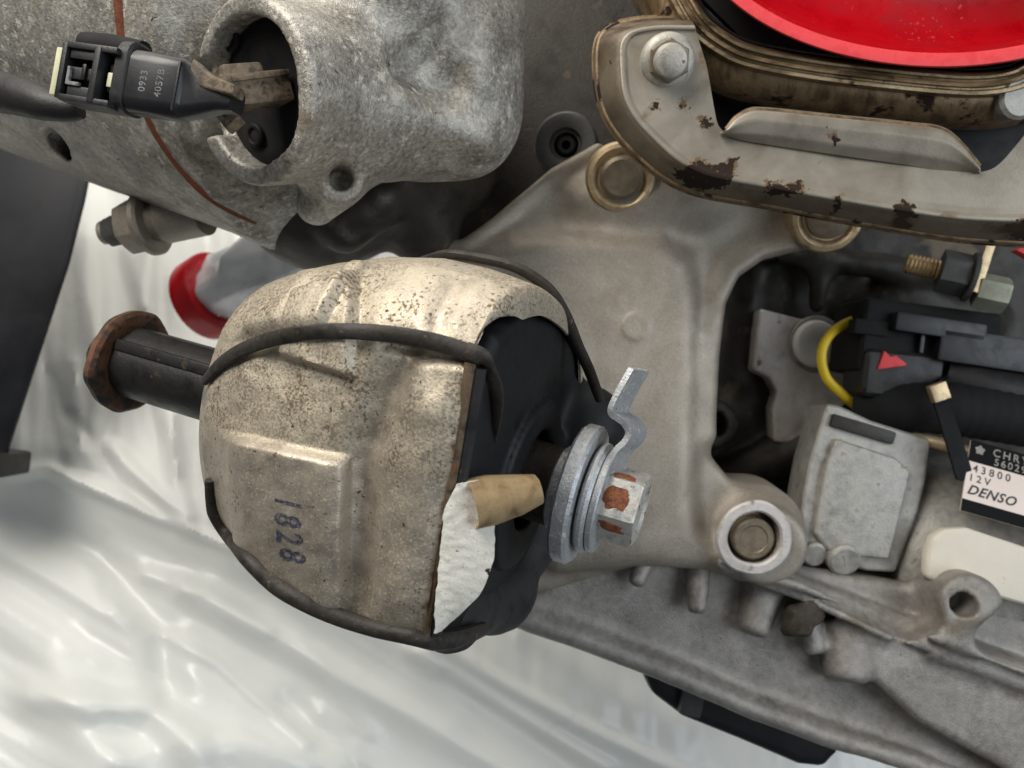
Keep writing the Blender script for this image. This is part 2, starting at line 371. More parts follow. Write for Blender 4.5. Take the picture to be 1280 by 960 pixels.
MT['steel_wall'] = mat('shaded_stained_wall', [(.25, (84, 74, 60)), (.45, (108, 97, 81)), (.6, (122, 111, 95)), (.78, (94, 82, 66))], 60, 9, (.4, .6), .45, .2, 900, [((46, 33, 26), 420, .80, .05, .7, .9), ((52, 36, 27), 140, .68, .04, .5, .9), ((70, 52, 36), 40, .58, .1, 0, .8)], wear={0: (.5, 'rust')})  # darker copy of the plate steel: wall shade in the colour, plus tarnish, rust
MT['black_void'] = mat('cavity_black_metal', [(10, 10, 11), (18, 18, 19)], 60, 5, (.6, .8), .1, .2, 600)  # near-black colour stands for the darkness inside holes and gaps
MT['red'] = mat('glossy_red_plastic', [(164, 2, 16), (176, 4, 18), (158, 4, 16)], 60, 8, (.22, .42), 0, .06, 900, [((196, 60, 66), 700, .70, .06, 0, .6, 40)], trans=.15)
MT['red_rim'] = mat('scuffed_red_plastic', [(212, 52, 58), (220, 66, 70), (206, 44, 52)], 120, 7, (.55, .7), 0, .15, 1400, trans=.1)
MT['bolt_grey'] = mat('dull_grey_bolt', [(146, 143, 134), (178, 174, 164), (160, 156, 146)], 200, 8, (.4, .62), .5, .4, 1000, [((120, 84, 50), 240, .67, .05, .2, .85)])
MT['washer_bronze'] = mat('heat_tinted_washer', [(150, 128, 98), (196, 174, 138), (170, 148, 114)], 130, 7, (.3, .5), .65, .2, 900)
MT['recess_bolt'] = mat('tarnished_bolt_face', [(110, 98, 80), (140, 128, 108)], 150, 7, (.4, .6), .5, .3, 900)
MT['black_plastic'] = mat('black_connector_plastic', [(18, 18, 20), (28, 28, 30), (23, 23, 25)], 200, 7, (.36, .55), 0, .15, 1300, [((96, 84, 64), 900, .70, .06, .1, .9)])
MT['matte_black'] = mat('matte_black_nylon', [(16, 16, 17), (24, 24, 25)], 90, 5, (.6, .8), 0, .1, 900, spec=.2)
MT['white_bolt'] = mat('white_painted_steel', [(238, 236, 230), (244, 242, 238)], 90, 5, (.45, .6), 0, .1, 900)
MT['pale_cast'] = mat('pale_cast_aluminium', [(.28, (160, 152, 146)), (.45, (196, 188, 182)), (.6, (212, 205, 199)), (.75, (176, 168, 160))], 90, 9, (.4, .6), .25, .5, 900, [((110, 96, 80), 120, .66, .1, -.2, .7)])
MT['black_gloss'] = mat('smooth_black_sheath', [(20, 20, 22), (28, 28, 31)], 60, 5, (.26, .4), 0, .06, 1300)
MT['dusty_plastic'] = mat('mud_caked_plastic', [(34, 31, 29), (84, 73, 60), (118, 103, 84), (50, 43, 37)], 170, 8, (.6, .9), 0, .5, 900)
MT['dust_black'] = mat('dusty_black_plastic', [(19, 19, 20), (27, 27, 28), (38, 35, 32)], 110, 8, (.6, .85), 0, .2, 900, spec=.2)
MT['cream'] = mat('aged_cream_plastic', [(196, 194, 158), (216, 214, 182)], 150, 6, (.45, .6), 0, .1, 1200, trans=.1)
MT['gasket'] = mat('rust_red_sealant', [(96, 50, 34), (128, 70, 46), (84, 44, 32)], 260, 7, (.6, .8), 0, .4, 1100)
MT['sheet'] = mat('white_plastic_film', [(226, 227, 222), (234, 235, 230)], 8, 4, (.25, .38), 0, .30, 26, spec=.5, dist=.004)
MT['post'] = mat('black_painted_post', [(20, 21, 25), (30, 31, 36)], 20, 5, (.35, .5), .1, .1, 500)
MT['foil'] = mat('crumpled_clear_plastic', [(214, 214, 216), (232, 232, 234), (196, 196, 200)], 20, 4, (.15, .3), .1, .1, 60)
MT['white_paint'] = mat('off_white_paint', [(212, 203, 186), (222, 214, 198)], 60, 7, (.5, .7), 0, .2, 900, [((172, 146, 108), 46, .64, .06, 0, .8)])
MT['yellow'] = mat('yellow_wire', [(206, 176, 16), (222, 192, 30)], 150, 5, (.4, .55), 0, .1, 900)
MT['loom'] = mat('woven_black_sleeve', [(22, 22, 23), (32, 32, 33)], 500, 6, (.65, .85), 0, .4, 1500, spec=.25)
MT['loom_soft'] = mat('black_tape_wrap', [(22, 21, 21), (36, 34, 32)], 120, 6, (.45, .65), 0, .3, 700)
MT['label_white'] = mat('white_label_print', [(222, 206, 196), (230, 216, 206)], 60, 4, (.5, .6), 0, .03, 900)
MT['label_black'] = mat('black_label_print', [(14, 14, 15), (20, 20, 21)], 60, 4, (.7, .8), 0, .03, 900, spec=.15)
MT['ink'] = mat('faded_blue_ink', [(.36, (46, 48, 64)), (.52, (66, 67, 82)), (.60, (100, 97, 98)), (.68, (150, 143, 131))], 900, 8, (.6, .8), 0, .1, 900)
MT['grey_print'] = mat('pale_grey_print', [(.35, (136, 136, 136)), (.52, (112, 112, 113)), (.68, (60, 60, 62))], 500, 8, (.6, .8), 0, .05, 900)
MT['faded_print'] = mat('faded_white_print', [(120, 116, 110), (168, 162, 154)], 500, 8, (.6, .8), 0, .03, 900)
MT['faded_black'] = mat('worn_black_print', [(.35, (34, 33, 34)), (.55, (58, 56, 56)), (.7, (120, 112, 108))], 500, 8, (.6, .8), 0, .03, 900)
MT['thread'] = mat('brassy_thread', [(150, 124, 86), (186, 162, 120)], 200, 6, (.35, .5), .6, .2, 900)
MT['green_nut'] = mat('passivated_nut', [(132, 134, 116), (166, 167, 148)], 90, 6, (.4, .6), .3, .3, 900)

# ================================================================ structure: the plastic sheet behind and below
def seg_d(px, py, pts):
    best = np.full(np.shape(px), 1e9)
    for (x0, y0), (x1, y1) in zip(pts[:-1], pts[1:]):
        ex, ey = x1 - x0, y1 - y0; t = np.clip(((px - x0) * ex + (py - y0) * ey) / (ex * ex + ey * ey), 0, 1)
        best = np.minimum(best, np.hypot(px - x0 - t * ex, py - y0 - t * ey))
    return best
def make_sheet():
    nx, ny = 420, 400
    gx = np.linspace(-520, 1800, nx); gy = np.linspace(60, 1320, ny)
    X, Y = np.meshgrid(gx, gy, indexing='ij')
    edge = np.interp(X, [-520, 0, 120, 300, 460, 640, 800, 1800], [470, 572, 590, 682, 775, 850, 930, 1400])
    t = Y - edge
    d = np.where(t < 0, 860 - 120 * sstep(-420, -20, t), 740 - .30 * np.maximum(t, 0))
    d -= 20 * np.exp(-(t / 46) ** 2)
    folds = [([(-80, 600), (60, 585), (180, 640), (330, 700)], 20, 8), ([(0, 640), (120, 690), (200, 790), (210, 870)], -22, 22), ([(40, 870), (110, 880), (190, 885), (240, 930), (270, 1010)], 28, 22), ([(230, 740), (330, 790), (470, 870), (650, 975)], 22, 16),
             ([(300, 700), (420, 800), (560, 900)], 12, 30), ([(540, 800), (640, 860), (740, 915), (860, 970)], 16, 11), ([(520, 815), (640, 890), (760, 960)], 16, 10), ([(560, 845), (640, 905), (720, 965)], -10, 10), ([(660, 790), (780, 870), (860, 905)], 16, 24),
             ([(0, 760), (60, 800), (120, 960)], 22, 40), ([(150, 950), (300, 930), (420, 960)], 18, 26), ([(180, 720), (260, 740), (330, 790)], 10, 12), ([(360, 880), (430, 930), (470, 990)], -12, 16),
             ([(110, 300), (125, 470), (100, 560)], 14, 20), ([(215, 520), (222, 600), (240, 660)], 12, 10), ([(190, 300), (180, 380)], 10, 12), ([(140, 560), (190, 610), (230, 650)], 14, 10), ([(250, 520), (262, 600), (300, 660)], -8, 8), ([(90, 520), (150, 600), (220, 660)], -9, 9), ([(320, 300), (300, 420), (330, 560)], 10, 16)]
    for pts, a, w in folds:
        q = seg_d(X, Y, pts); d = d - a * .5 * np.exp(-(q / w) ** 2)
    rnd = random.Random(5)
    for k in range(12):
        x0 = rnd.uniform(-200, 760); y0 = rnd.uniform(600, 1000); L = rnd.uniform(140, 420); a = rnd.uniform(.32, .78)
        pts = [(x0, y0), (x0 + L * .5 * math.cos(a), y0 + L * .5 * math.sin(a) + rnd.uniform(-14, 14)), (x0 + L * math.cos(a + .1), y0 + L * math.sin(a + .1))]
        q = seg_d(X, Y, pts); d = d - rnd.uniform(2, 6.5) * rnd.choice((1, 1, -.7)) / (1 + (q / rnd.uniform(7, 18)) ** 2) * sstep(-5, 40, t)
    for k in range(18):
        x0 = rnd.uniform(20, 420); y0 = rnd.uniform(240, 520); L = rnd.uniform(80, 260); a = 1.45 + rnd.uniform(-.25, .12)
        q = seg_d(X, Y, [(x0, y0), (x0 + L * math.cos(a), y0 + L * math.sin(a))]); d = d - rnd.uniform(2, 5) * rnd.choice((1, -.7)) * np.exp(-q / rnd.uniform(6, 14)) * sstep(5, -40, t)
    for i in range(nx):
        for j in range(ny):
            p = Vector((X[i, j] / 260, Y[i, j] / 170, .3)); p2 = Vector((X[i, j] / 90 + Y[i, j] / 140, Y[i, j] / 60 - X[i, j] / 120, 4))
            lo_ = sstep(-20, 40, t[i, j]); u1 = X[i, j] * .85 + Y[i, j] * .53; v1 = Y[i, j] * .85 - X[i, j] * .53
            d[i, j] -= 5 * noise.noise(p) + lo_ * (6 * noise.noise(Vector((u1 / 420, v1 / 75, 2))) + 2.2 * noise.noise(Vector((u1 / 260, v1 / 30, 7))) + .6 * noise.noise(Vector((u1 / 90, v1 / 12, 9)))) + (1 - lo_) * (5 * noise.noise(Vector((X[i, j] / 40, Y[i, j] / 300, 3))) + 2 * noise.noise(Vector((X[i, j] / 16, Y[i, j] / 170, 3))))
    v = [C(X[i, j], Y[i, j], d[i, j]) for i in range(nx) for j in range(ny)]
    f = [(i * ny + j, (i + 1) * ny + j, (i + 1) * ny + j + 1, i * ny + j + 1) for i in range(nx - 1) for j in range(ny - 1)]
    return G().add(v, f)
o = obj('plastic_sheet', make_sheet(), MT['sheet'], label='creased white plastic sheet hanging behind and spread below the engine', cat='plastic sheet', angle=180)
solid(o, .3)

# ================================================================ engine mount
Lf = C(165, 452, 355); Rt = C(770, 630, 290)
AX = nrm(Rt - Lf); VV = nrm(V(0, 0, -1) - AX * (V(0, 0, -1) @ AX)); UU = np.cross(AX, VV)
def on_axis(px):
    lo, hi = 0.0, 1.2
    for _ in range(50):
        m = (lo + hi) / 2
        if proj(Lf + (Rt - Lf) * m)[0] < px: lo = m
        else: hi = m
    return Lf + (Rt - Lf) * lo
CL = on_axis(370)
def ML(t, c, s): return CL + AX * t + VV * c + UU * s      # mount-local point: along axis, toward viewer, up
mount = empty('engine_mount', ML(40, 0, -58), 'round engine mount wrapped in a pitted beige metal heat shield marked 1828', 'engine mount')

SEC = [(14, -57), (33, -54.5), (47, -52), (54, -50), (58, -45), (60, -38), (68, -6), (74, 18), (77.2, 30), (78, 35), (76, 42), (70, 52), (62, 58), (40, 63), (5, 62), (-25, 55), (-45, 40)]
NW, NS = 520, 290
sec = crom(SEC, NW); wl = np.linspace(0, 1, NW)
tan = np.gradient(sec, axis=0); nor = np.stack([tan[:, 1], -tan[:, 0]], 1); nor /= np.linalg.norm(nor, axis=1)[:, None]
wc = wl[np.argmin(np.hypot(sec[:, 0] - 78, sec[:, 1] - 35))]
tb = np.concatenate([np.linspace(-9, 0, 24)[:-1], np.linspace(0, 95, NS - 24 - 14)[:-1], np.linspace(95, 95.001, 1), np.linspace(96, 101, 15)]); NS = len(tb)
def shield_k(t): return np.interp(t, [-9, -8, -6, -2, 4, 12, 25, 45, 65, 80, 95, 110], [.52, .60, .67, .75, .815, .87, .945, 1.02, 1.045, 1.03, 1, 1])
SH = np.zeros((NW, NS, 3))
for i in range(NW):
    up = sstep(wc + .02, wc + .12, wl[i]); low = 1 - sstep(wc - .02, wc + .03, wl[i])
    for j in range(NS):
        t = tb[j]; k = shield_k(min(t, 95)); ae = math.atan2(sec[i][1] / 58, sec[i][0] / 67); w_ = .65 * (1 - sstep(20, 90, t)); c, s = (sec[i] * (1 - w_) + V(4 + 72 * math.cos(ae), 2 + 64 * math.sin(ae)) * w_) * k
        if s < 0: s *= np.interp(t, [-9, 0, 30, 70, 95], [.95, .96, .98, 1, 1])
        c -= 2.5 * (1 - sstep(-20, 40, t)) * sstep(20, -50, sec[i][1])
        if t > 95:                                    # the upper part folds inward over the end, the front part just ends
            e = (t - 95) / 6
            t = 95 + 5.5 * math.sin(e * 1.4) * up + .8 * e * low
            dn = (9 * up * e * e + 1.0 * low * e)
            c -= nor[i][0] * dn; s -= nor[i][1] * dn
        SH[i, j] = ML(t, c, s)
def sh_norm(A):
    du = np.gradient(A, axis=0); dv = np.gradient(A, axis=1); n = np.cross(du, dv); return n / (np.linalg.norm(n, axis=2)[:, :, None] + 1e-9)
NR = sh_norm(SH)
if (NR[NW // 2, NS // 2] @ V(0, 0, -1)) < 0: NR = -NR
PX = CX + FPX * SH[:, :, 0] / SH[:, :, 2]; PY = CY - FPX * SH[:, :, 1] / SH[:, :, 2]
# pressed relief, laid out where the stamping tool put it
def half(px, py, a, b, w):                            # smooth 0..1 to the right of the line a->b
    (x0, y0), (x1, y1) = a, b; L = math.hypot(x1 - x0, y1 - y0)
    s = ((px - x0) * (y1 - y0) - (py - y0) * (x1 - x0)) / L; return sstep(-w, w, -s)
E = np.zeros((NW, NS))
pan1 = half(PX, PY, (300, 546), (432, 575), 7) * (1 - half(PX, PY, (428, 760), (433, 570), 4.5)) * (1 - 0)
E += 4.0 * pan1 * sstep(262, 320, PX)
E -= 4.6 * np.exp(-(seg_d(PX, PY, [(505, 440), (478, 500), (452, 580), (448, 660), (440, 760)]) / 22) ** 2)
E += 3.8 * np.exp(-(seg_d(PX, PY, [(545, 520), (525, 640), (510, 745)]) / 34) ** 2)
b1 = half(PX, PY, (452, 385), (440, 466), 5) if False else 0
box = (1 - half(PX, PY, (441, 480), (449, 350), 4.5)) * (1 - half(PX, PY, (340, 442), (440, 470), 5.5)) * half(PX, PY, (345, 470), (385, 370), 7) * half(PX, PY, (390, 376), (450, 352), 7)
E += 4.2 * box
E += 3.4 * (1 - half(PX, PY, (425, 395), (468, 318), 5)) * half(PX, PY, (300, 420), (392, 320), 7) * sstep(430, 405, PY)
E += 1.1 * np.exp(-(seg_d(PX, PY, [(352, 400), (400, 345), (440, 322)]) / 9) ** 2)
E -= 1.8 * np.exp(-(seg_d(PX, PY, [(545, 400), (560, 360), (580, 330)]) / 18) ** 2)
E -= 3.0 * np.exp(-(seg_d(PX, PY, [(480, 430), (520, 446), (580, 448)]) / 9) ** 2)
E += 1.0 * np.exp(-(seg_d(PX, PY, [(300, 500), (312, 460), (350, 432)]) / 9) ** 2)
for i in range(NW):
    for j in range(NS):
        E[i, j] += .8 * noise.noise(Vector((PX[i, j] / 46, PY[i, j] / 46, 1.7))) + .25 * noise.noise(Vector((PX[i, j] / 17, PY[i, j] / 17, 5)))
view = SH / np.linalg.norm(SH, axis=2)[:, :, None]; cosv = -(NR * view).sum(2)
E *= sstep(-9, 2, tb)[None] * (1 - sstep(95, 96.5, tb))[None] * sstep(.05, .4, cosv)
SH = SH + NR * E[:, :, None]
NR2 = sh_norm(SH)
if (NR2[NW // 2, NS // 2] @ V(0, 0, -1)) < 0: NR2 = -NR2
PX = CX + FPX * SH[:, :, 0] / SH[:, :, 2]; PY = CY - FPX * SH[:, :, 1] / SH[:, :, 2]
FACING = -(NR2 * SH).sum(2) > -8
def on_shield(px, py, off=0.0):
    q = np.where(FACING, (PX - px) ** 2 + (PY - py) ** 2, 1e9); i, j = np.unravel_index(np.argmin(q), q.shape)
    d = SH[i, j, 2]; p = C(px, py, d)
    if q[i, j] > 60: p = C(px, py, d)
    return p + NR2[i, j] * off
def on_shield_n(px, py):
    q = np.where(FACING, (PX - px) ** 2 + (PY - py) ** 2, 1e9); i, j = np.unravel_index(np.argmin(q), q.shape); return NR2[i, j]
gs = G().add(SH.reshape(-1, 3), [(i * NS + j, (i + 1) * NS + j, (i + 1) * NS + j + 1, i * NS + j + 1) for i in range(NW - 1) for j in range(NS - 1)])
shield = obj('heat_shield', gs, MT['shield'], mount, label='pitted beige heat shield with stamped ribs', angle=180)
solid(shield, 1.0, -1)
sta = shield.data.attributes.new('stain', 'FLOAT', 'POINT')
edl = seg_d(PX, PY, [(588, 452), (566, 590), (548, 690), (534, 795)])
sta.data.foreach_set('value', (np.exp(-edl / 13)).reshape(-1).astype(np.float32))
wat = shield.data.attributes.new('wear', 'FLOAT', 'POINT')
wv = .55 * half(PX, PY, (432, 575), (300, 546), 6) + .35 * half(PX, PY, (452, 800), (452, 500), 10); wv = np.where(half(PX, PY, (300, 546), (432, 575), 3) > .5, .25 * half(PX, PY, (440, 800), (440, 500), 6), .75)
wv = wv - .8 * np.exp(-(seg_d(PX, PY, [(520, 440), (478, 520), (455, 600), (450, 700)]) / 20) ** 2) - .5 * np.exp(-(seg_d(PX, PY, [(540, 400), (560, 360), (585, 330)]) / 22) ** 2)
wat.data.foreach_set('value', np.clip(wv, -.3, 1).reshape(-1).astype(np.float32))
if len(shield.data.vertices) != NW * NS: print('WARN wear size')

def text_mesh(s, size=1.0, bold=0.0, shear=0.0, spacing=1.0):
    cu = D.curves.new('t', 'FONT'); cu.body = s; cu.size = size; cu.offset = bold; cu.shear = shear; cu.space_character = spacing; cu.align_x = 'CENTER'; cu.align_y = 'CENTER'; cu.resolution_u = 3
    o = D.objects.new('t', cu); COL.objects.link(o); bpy.context.view_layer.update()
    me = D.meshes.new_from_object(o.evaluated_get(bpy.context.evaluated_depsgraph_get()))
    v = [tuple(p.co) for p in me.vertices]; f = [tuple(p.vertices) for p in me.polygons]
    D.objects.remove(o); D.curves.remove(cu); D.meshes.remove(me); return v, f
def densify(v, f, times=1):
    bm = bmesh.new(); vs = [bm.verts.new(p) for p in v]
    for q in f:
        try: bm.faces.new([vs[i] for i in q])
        except ValueError: pass
    for _ in range(times): bmesh.ops.subdivide_edges(bm, edges=[e for e in bm.edges if e.calc_length() > .1], cuts=1)
    bmesh.ops.triangulate(bm, faces=bm.faces); bm.verts.index_update()
    r = [tuple(x.co) for x in bm.verts], [tuple(x.index for x in q.verts) for q in bm.faces]; bm.free(); return r
for ch, (px, py) in zip('1828', [(358, 627), (358, 649), (360, 671), (364, 693)]):
    tv, tf = densify(*text_mesh(ch, 1.0, .014, .12), times=2)
    # characters are turned a quarter clockwise
    v = [on_shield(px + y * 46, py + x * 32 + .16 * y * 46, .16) for x, y, z in tv]
    obj('date_digit', (v, tf), MT['ink'], shield, smooth=False)

# strap and trim around the shield
def strap(name, pts, r, offs, n=12, N=None, flat=.55):
    P = [on_shield(x, y, o_) for (x, y), o_ in zip(pts, offs if hasattr(offs, '__len__') else [offs] * len(pts))]
    P = np.array(P)
    for k in range(2): P[1:-1] = P[1:-1] * .5 + (P[:-2] + P[2:]) * .25
    Q = crom(P, N or len(P) * 8); ups = np.array([on_shield_n(*proj(q)) for q in Q])
    for k in range(25): ups[1:-1] = (ups[:-2] + ups[1:-1] + ups[2:]) / 3
    return tube(P, r, n, N or len(P) * 8, flat=flat, up=ups)
g = strap('strap', [(262, 476), (268, 462), (300, 440), (345, 418), (385, 411), (430, 411), (480, 416), (530, 422), (570, 431), (596, 446)], [2.3, 2.6, 2.6, 2.4, 2.3, 2.2, 2.3, 2.4, 2.5, 2.4], [1.3, 1.4, 2.2, 3.4, 3.2, 2.4, 1.8, 1.5, 1.4, 1.3])
P = [on_shield(585, 437, 1.6), on_shield(599, 447, 1.6), C(612, 466, 234), C(620, 492, 240), C(619, 520, 247), C(614, 550, 256)]
g += tube(P, [2.4, 2.6, 2.6, 2.5, 2.3, 1.9], 12, 40, flat=.5, up=VV)
obj('strap', g, MT['strap'], mount, label='black rubber strap crossing the front of the heat shield')
bot = [(262, 600), (268, 640), (284, 668), (306, 696), (340, 728), (372, 748), (420, 770), (470, 786), (520, 796)]
Pb = [C(x, y, on_shield(x + 2, y - 3, .6)[2]) for x, y in bot] + [C(548, 801, 253), C(575, 797, 260), C(604, 786, 272)]
obj('strap', tube(Pb, [1.6, 2.4, 2.2, 2.0, 2.4, 2.8, 2.8, 2.6, 2.6, 3.0, 3.0, 2.4], 10, 90, flat=.9), MT['strap'], mount)
Pt = [C(x, y, z) for x, y, z in [(500, 336, 306), (545, 321, 296), (565, 318, 291), (600, 323, 288), (644, 334, 286), (682, 358, 288), (704, 390, 293), (720, 428, 299), (736, 462, 305), (750, 500, 312)]]
obj('strap', tube(Pt, [2.0, 2.3, 2.5, 2.7, 2.9, 2.9, 2.6, 2.2], 12, 80, flat=.7, up=UU), MT['strap'], mount)
i0 = int(np.argmin(np.hypot(sec[:, 0] - 58, sec[:, 1] + 45))); i1 = int(np.argmin(np.hypot(sec[:, 0] - 78, sec[:, 1] - 34)))
ed = [ML(95.6, *(sec[i] - nor[i] * .2)) for i in np.linspace(i0 - 4, i1, 12).astype(int)]
obj('edge_trim', tube(ed, [1.2, 1.7, 1.8, 1.8, 1.8, 1.8, 1.7, 1.6], 10, 80, flat=1.0), MT['shield_edge'], mount)
ed2 = [ML(97.6, *(sec[i] - nor[i] * 2.2)) for i in np.linspace(i0 - 4, i1 - 2, 12).astype(int)]
obj('edge_trim', tube(ed2, 2.1, 10, 80), MT['rubber_dusty'], mount)

# black rubber body
def poly2(x, y, A):
    A = np.asarray(A, np.float32); d = np.full(len(x), 1e9, np.float32); s = np.ones(len(x), np.float32)
    for i in range(len(A)):
        j = i - 1; e = A[j] - A[i]; wx = x - A[i, 0]; wy = y - A[i, 1]
        h = np.clip((wx * e[0] + wy * e[1]) / (e @ e), 0, 1); d = np.minimum(d, (wx - e[0] * h) ** 2 + (wy - e[1] * h) ** 2)
        c1 = y >= A[i, 1]; c2 = y < A[j, 1]; c3 = e[0] * wy > e[1] * wx
        s = np.where((c1 & c2 & c3) | (~c1 & ~c2 & ~c3), -s, s)
    return s * np.sqrt(d)
BODY = [(0, -61), (33, -55), (50, -51), (55, -44), (64, -6), (73, 30), (66, 44), (50, 54), (10, 58), (-30, 54), (-56, 34), (-62, 0), (-58, -34), (-42, -56), (-20, -63)]
def f_body(P):
    q = P - np.float32(CL); t = q @ np.float32(AX); c = q @ np.float32(VV); s = q @ np.float32(UU)
    k = np.interp(t, [-9, 0, 10, 40, 95], [.46, .62, .74, .86, 1]).astype(np.float32)
    a = poly2(c / k, s / k, BODY) + 6; b = np.abs(t - 45) - 53 + 6
    # end cover
    d = np.minimum(np.maximum(a, b), 0) + np.sqrt(np.maximum(a, 0) ** 2 + np.maximum(b, 0) ** 2) - 6
    rr = np.sqrt(c * c + s * s)
    d = smin(d, s_cyl(P, ML(40, 2, -2), AX, 31, 0, 61, 1.4), 1.2)                     # raised hub
    d = smax(d, -s_cyl(P, ML(101, 0, 0), AX, 18.5, -7, 20, 1.0), 1.0)                 # pocket round the bushing
    d = smin(d, s_ell(P, ML(104, -42, 22), (17, 17, 17)), 8)                         # rear lobe
    return d
lo = ML(45, 0, 0) - 100; hi = ML(45, 0, 0) + 100
obj('rubber_body', nets(f_body, lo, hi, 1.25), MT['rubber'], mount, angle=180)
def f_skirt(P):
    d = s_cap(P, ML(86, 50, -44), ML(89, 22, -49), 8, 11)
    d = smin(d, s_cap(P, ML(89, 22, -49), ML(91, -24, -49), 11, 13), 6)
    d = smin(d, s_cap(P, ML(91, -24, -49), ML(92, -46, -28), 13, 12), 8)
    d = smin(d, s_cap(P, ML(91, -46, -28), ML(90, -52, 0), 12, 12), 8)
    return d + rough_(P, .5, 34, 3)
obj('rubber_skirt', nets(f_skirt, lo, hi, 1.25), MT['rubber_dusty'], mount, label='dusty bulging rubber skirt at the bottom of the mount', angle=180)
# steel sleeve through the mount, with its rusty end flange
def sl_wob(t, a): return 1 + .035 * math.exp(-(((a - 2.35) / .16) ** 2)) + .03 * math.exp(-(((a - 1.2) / .14) ** 2))
tl = (Lf - CL) @ AX
sleeve = obj('sleeve', lathe(ML(tl + 2, 0, 0), AX, [(0, 14), (1, 15), (-tl + 6, 15), (-tl + 6, 14)], 72, VV, sl_wob), MT['sleeve'], mount, label='black painted steel tube leaving the mount')
obj('rib', boxo(ML(tl / 2, 13.4, 6.6), AX, UU, -tl / 2 - 3, 2.3, 1.9), MT['sleeve'], sleeve, bevel=.8)
def fl_wob(t, a): return 1 + .06 * math.exp(-(((a - 1.15) / .28) ** 2)) + .05 * math.exp(-(((a - 5.2) / .3) ** 2)) + .008 * math.sin(6 * a) + .008 * math.sin(11 * a + 1)
obj('flange', lathe(ML(tl, 0, 0), AX, [(-3.5, 2), (-3.5, 19), (-2.5, 21.5), (.5, 22), (1.8, 20.5), (2.1, 17.5), (1.2, 15.6), (1.2, 13)], 72, -UU, fl_wob), MT['rust_flange'], mount, label='rusty flange closing the end of the tube')
obj('flange_nub', lathe(ML(tl - 3, 6, 1), -AX, [(0, 13), (3, 12.5), (5, 10), (6, 7), (6, .3)], 40, wob=lambda t, a: 1 + .03 * math.sin(5 * a)), MT['rust'], mount)
# bushing that carries the bolt
obj('bushing', lathe(ML(88, 0, 0), AX, [(0, 14.2), (21.4, 14.2), (22, 13.6), (22, 8)], 56), MT['bushing'], mount)
obj('bushing_tip', lathe(ML(109.4, 0, 0), AX, [(0, 8), (0, 14.2), (.6, 14.8), (4, 14.6), (5, 14), (5, 8)], 56, wob=lambda t, a: 1 + .012 * math.sin(11 * a) + .01 * math.sin(23 * a)), MT['zinc'], mount)

# torn paper label with its curled foam flap
def paper():
    lft = [(568, 608), (556, 640), (549, 690), (545, 745), (542, 792)]
    mid = [(585, 602), (577, 650), (570, 700), (561, 745), (545, 792)]
    rgt = [(606, 600), (618, 655), (616, 700), (602, 740), (552, 789)]
    ds = [233, 234, 236, 238, 241]
    rows = []
    for w in np.linspace(0, 1, 14):
        row = []
        for k in range(5):
            a, b, c_ = np.array(lft[k]), np.array(mid[k]), np.array(rgt[k])
            q = (1 - w) ** 2 * a + 2 * w * (1 - w) * (2 * b - (a + c_) / 2) + w * w * c_
            row.append(C(q[0], q[1], ds[k] + 2.5 * w * w))
        rows.append(row)
    g = loft(rows, 60)
    g.v = [tuple(np.array(p) + V(.7, .5, 0) * noise.noise(Vector(p) * .22) * 1.1 + V(.3, .3, .4) * noise.noise(Vector(p) * .6)) for p in g.v]
    return g
lab = obj('paper_label', paper(), MT['paper'], mount, label='torn white paper label stuck below the bolt', angle=180); solid(lab, .35)
def flap():
    a = C(588, 634, 236); b = C(672, 612, 243); ax = nrm(b - a); L = np.linalg.norm(b - a)
    pr = [(0, 6.9), (L * .3, 6.7), (L * .7, 5.6), (L, 4.2), (L - .6, 3.2), (L * .6, 4.6), (L * .25, 5.6), (.4, 5.8)]
    return lathe(a, ax, pr, 56, wob=lambda t, q: 1 + .07 * math.sin(2 * q + .8) + .03 * math.sin(5 * q + t * .3) + .12 * (1 - t / L) * math.sin(q + 1.2), closed=True)
fo = obj('curled_flap', flap(), MT['kraft'], mount, label='curled tan foam backing peeled off the label', angle=60)

# ---- the bolt stack, each piece a thing of its own
def tri_w(a): return .012 * math.sin(17 * a) + .008 * math.sin(31 * a + 1)
obj('washer', ring(ML(114.4, 0, 0), AX, 8.2, 24.6, 6.4, 1.1, 72, wob=lambda t, a: 1 + .006 * math.sin(17 * a) + .006 * math.sin(41 * a)), MT['zinc'], label='thick rough zinc washer next to the mount bushing', cat='washer')
obj('washer', ring(ML(121.6, 0, 0), AX, 8.2, 19.6, 3.6, 1.2, 72), MT['zinc'], label='thinner rounded zinc washer between thick washer and tabbed plate', cat='washer')
tb_ = empty('tabbed_plate', ML(125.6, 0, 0), 'zinc plate with a cranked tab standing up beside the bolt head', 'tabbed plate')
obj('washer_plate', ring(ML(125.3, 0, 0), AX, 8.2, 18.4, 2.6, .5, 64), MT['zinc'], tb_)
def tab():
    pts = [(126.6, 12), (126.6, 17), (128.4, 20.5), (131.2, 24.6), (131.2, 27.5), (127.2, 30.5), (124.8, 33.5), (126.4, 38), (130.6, 45.5), (132.2, 49)]
    nr = [C(x, y, 281) for x, y in [(757, 592), (763, 574), (770, 562), (781, 551), (785, 540), (778, 528), (764, 518), (763, 510), (772, 490), (789, 460)]]
    fr = [p + V(7.5, -.5, 13) for p in nr]
    return loft([nr, [lerp(a, b, .5) for a, b in zip(nr, fr)], fr], 60)
solid(obj('cranked_tab', tab(), MT['zinc'], tb_, angle=180), 2.0, 0)
bolt = empty('hex_bolt', ML(128, 0, 0), 'rust-speckled hex bolt head clamping the washers onto the mount', 'bolt')
obj('bolt_head', hexa(ML(127.8, 0, 0), AX, 13.4, 12.5, UU, 1.6, 1.0, .28), MT['zinc_rust'], bolt)
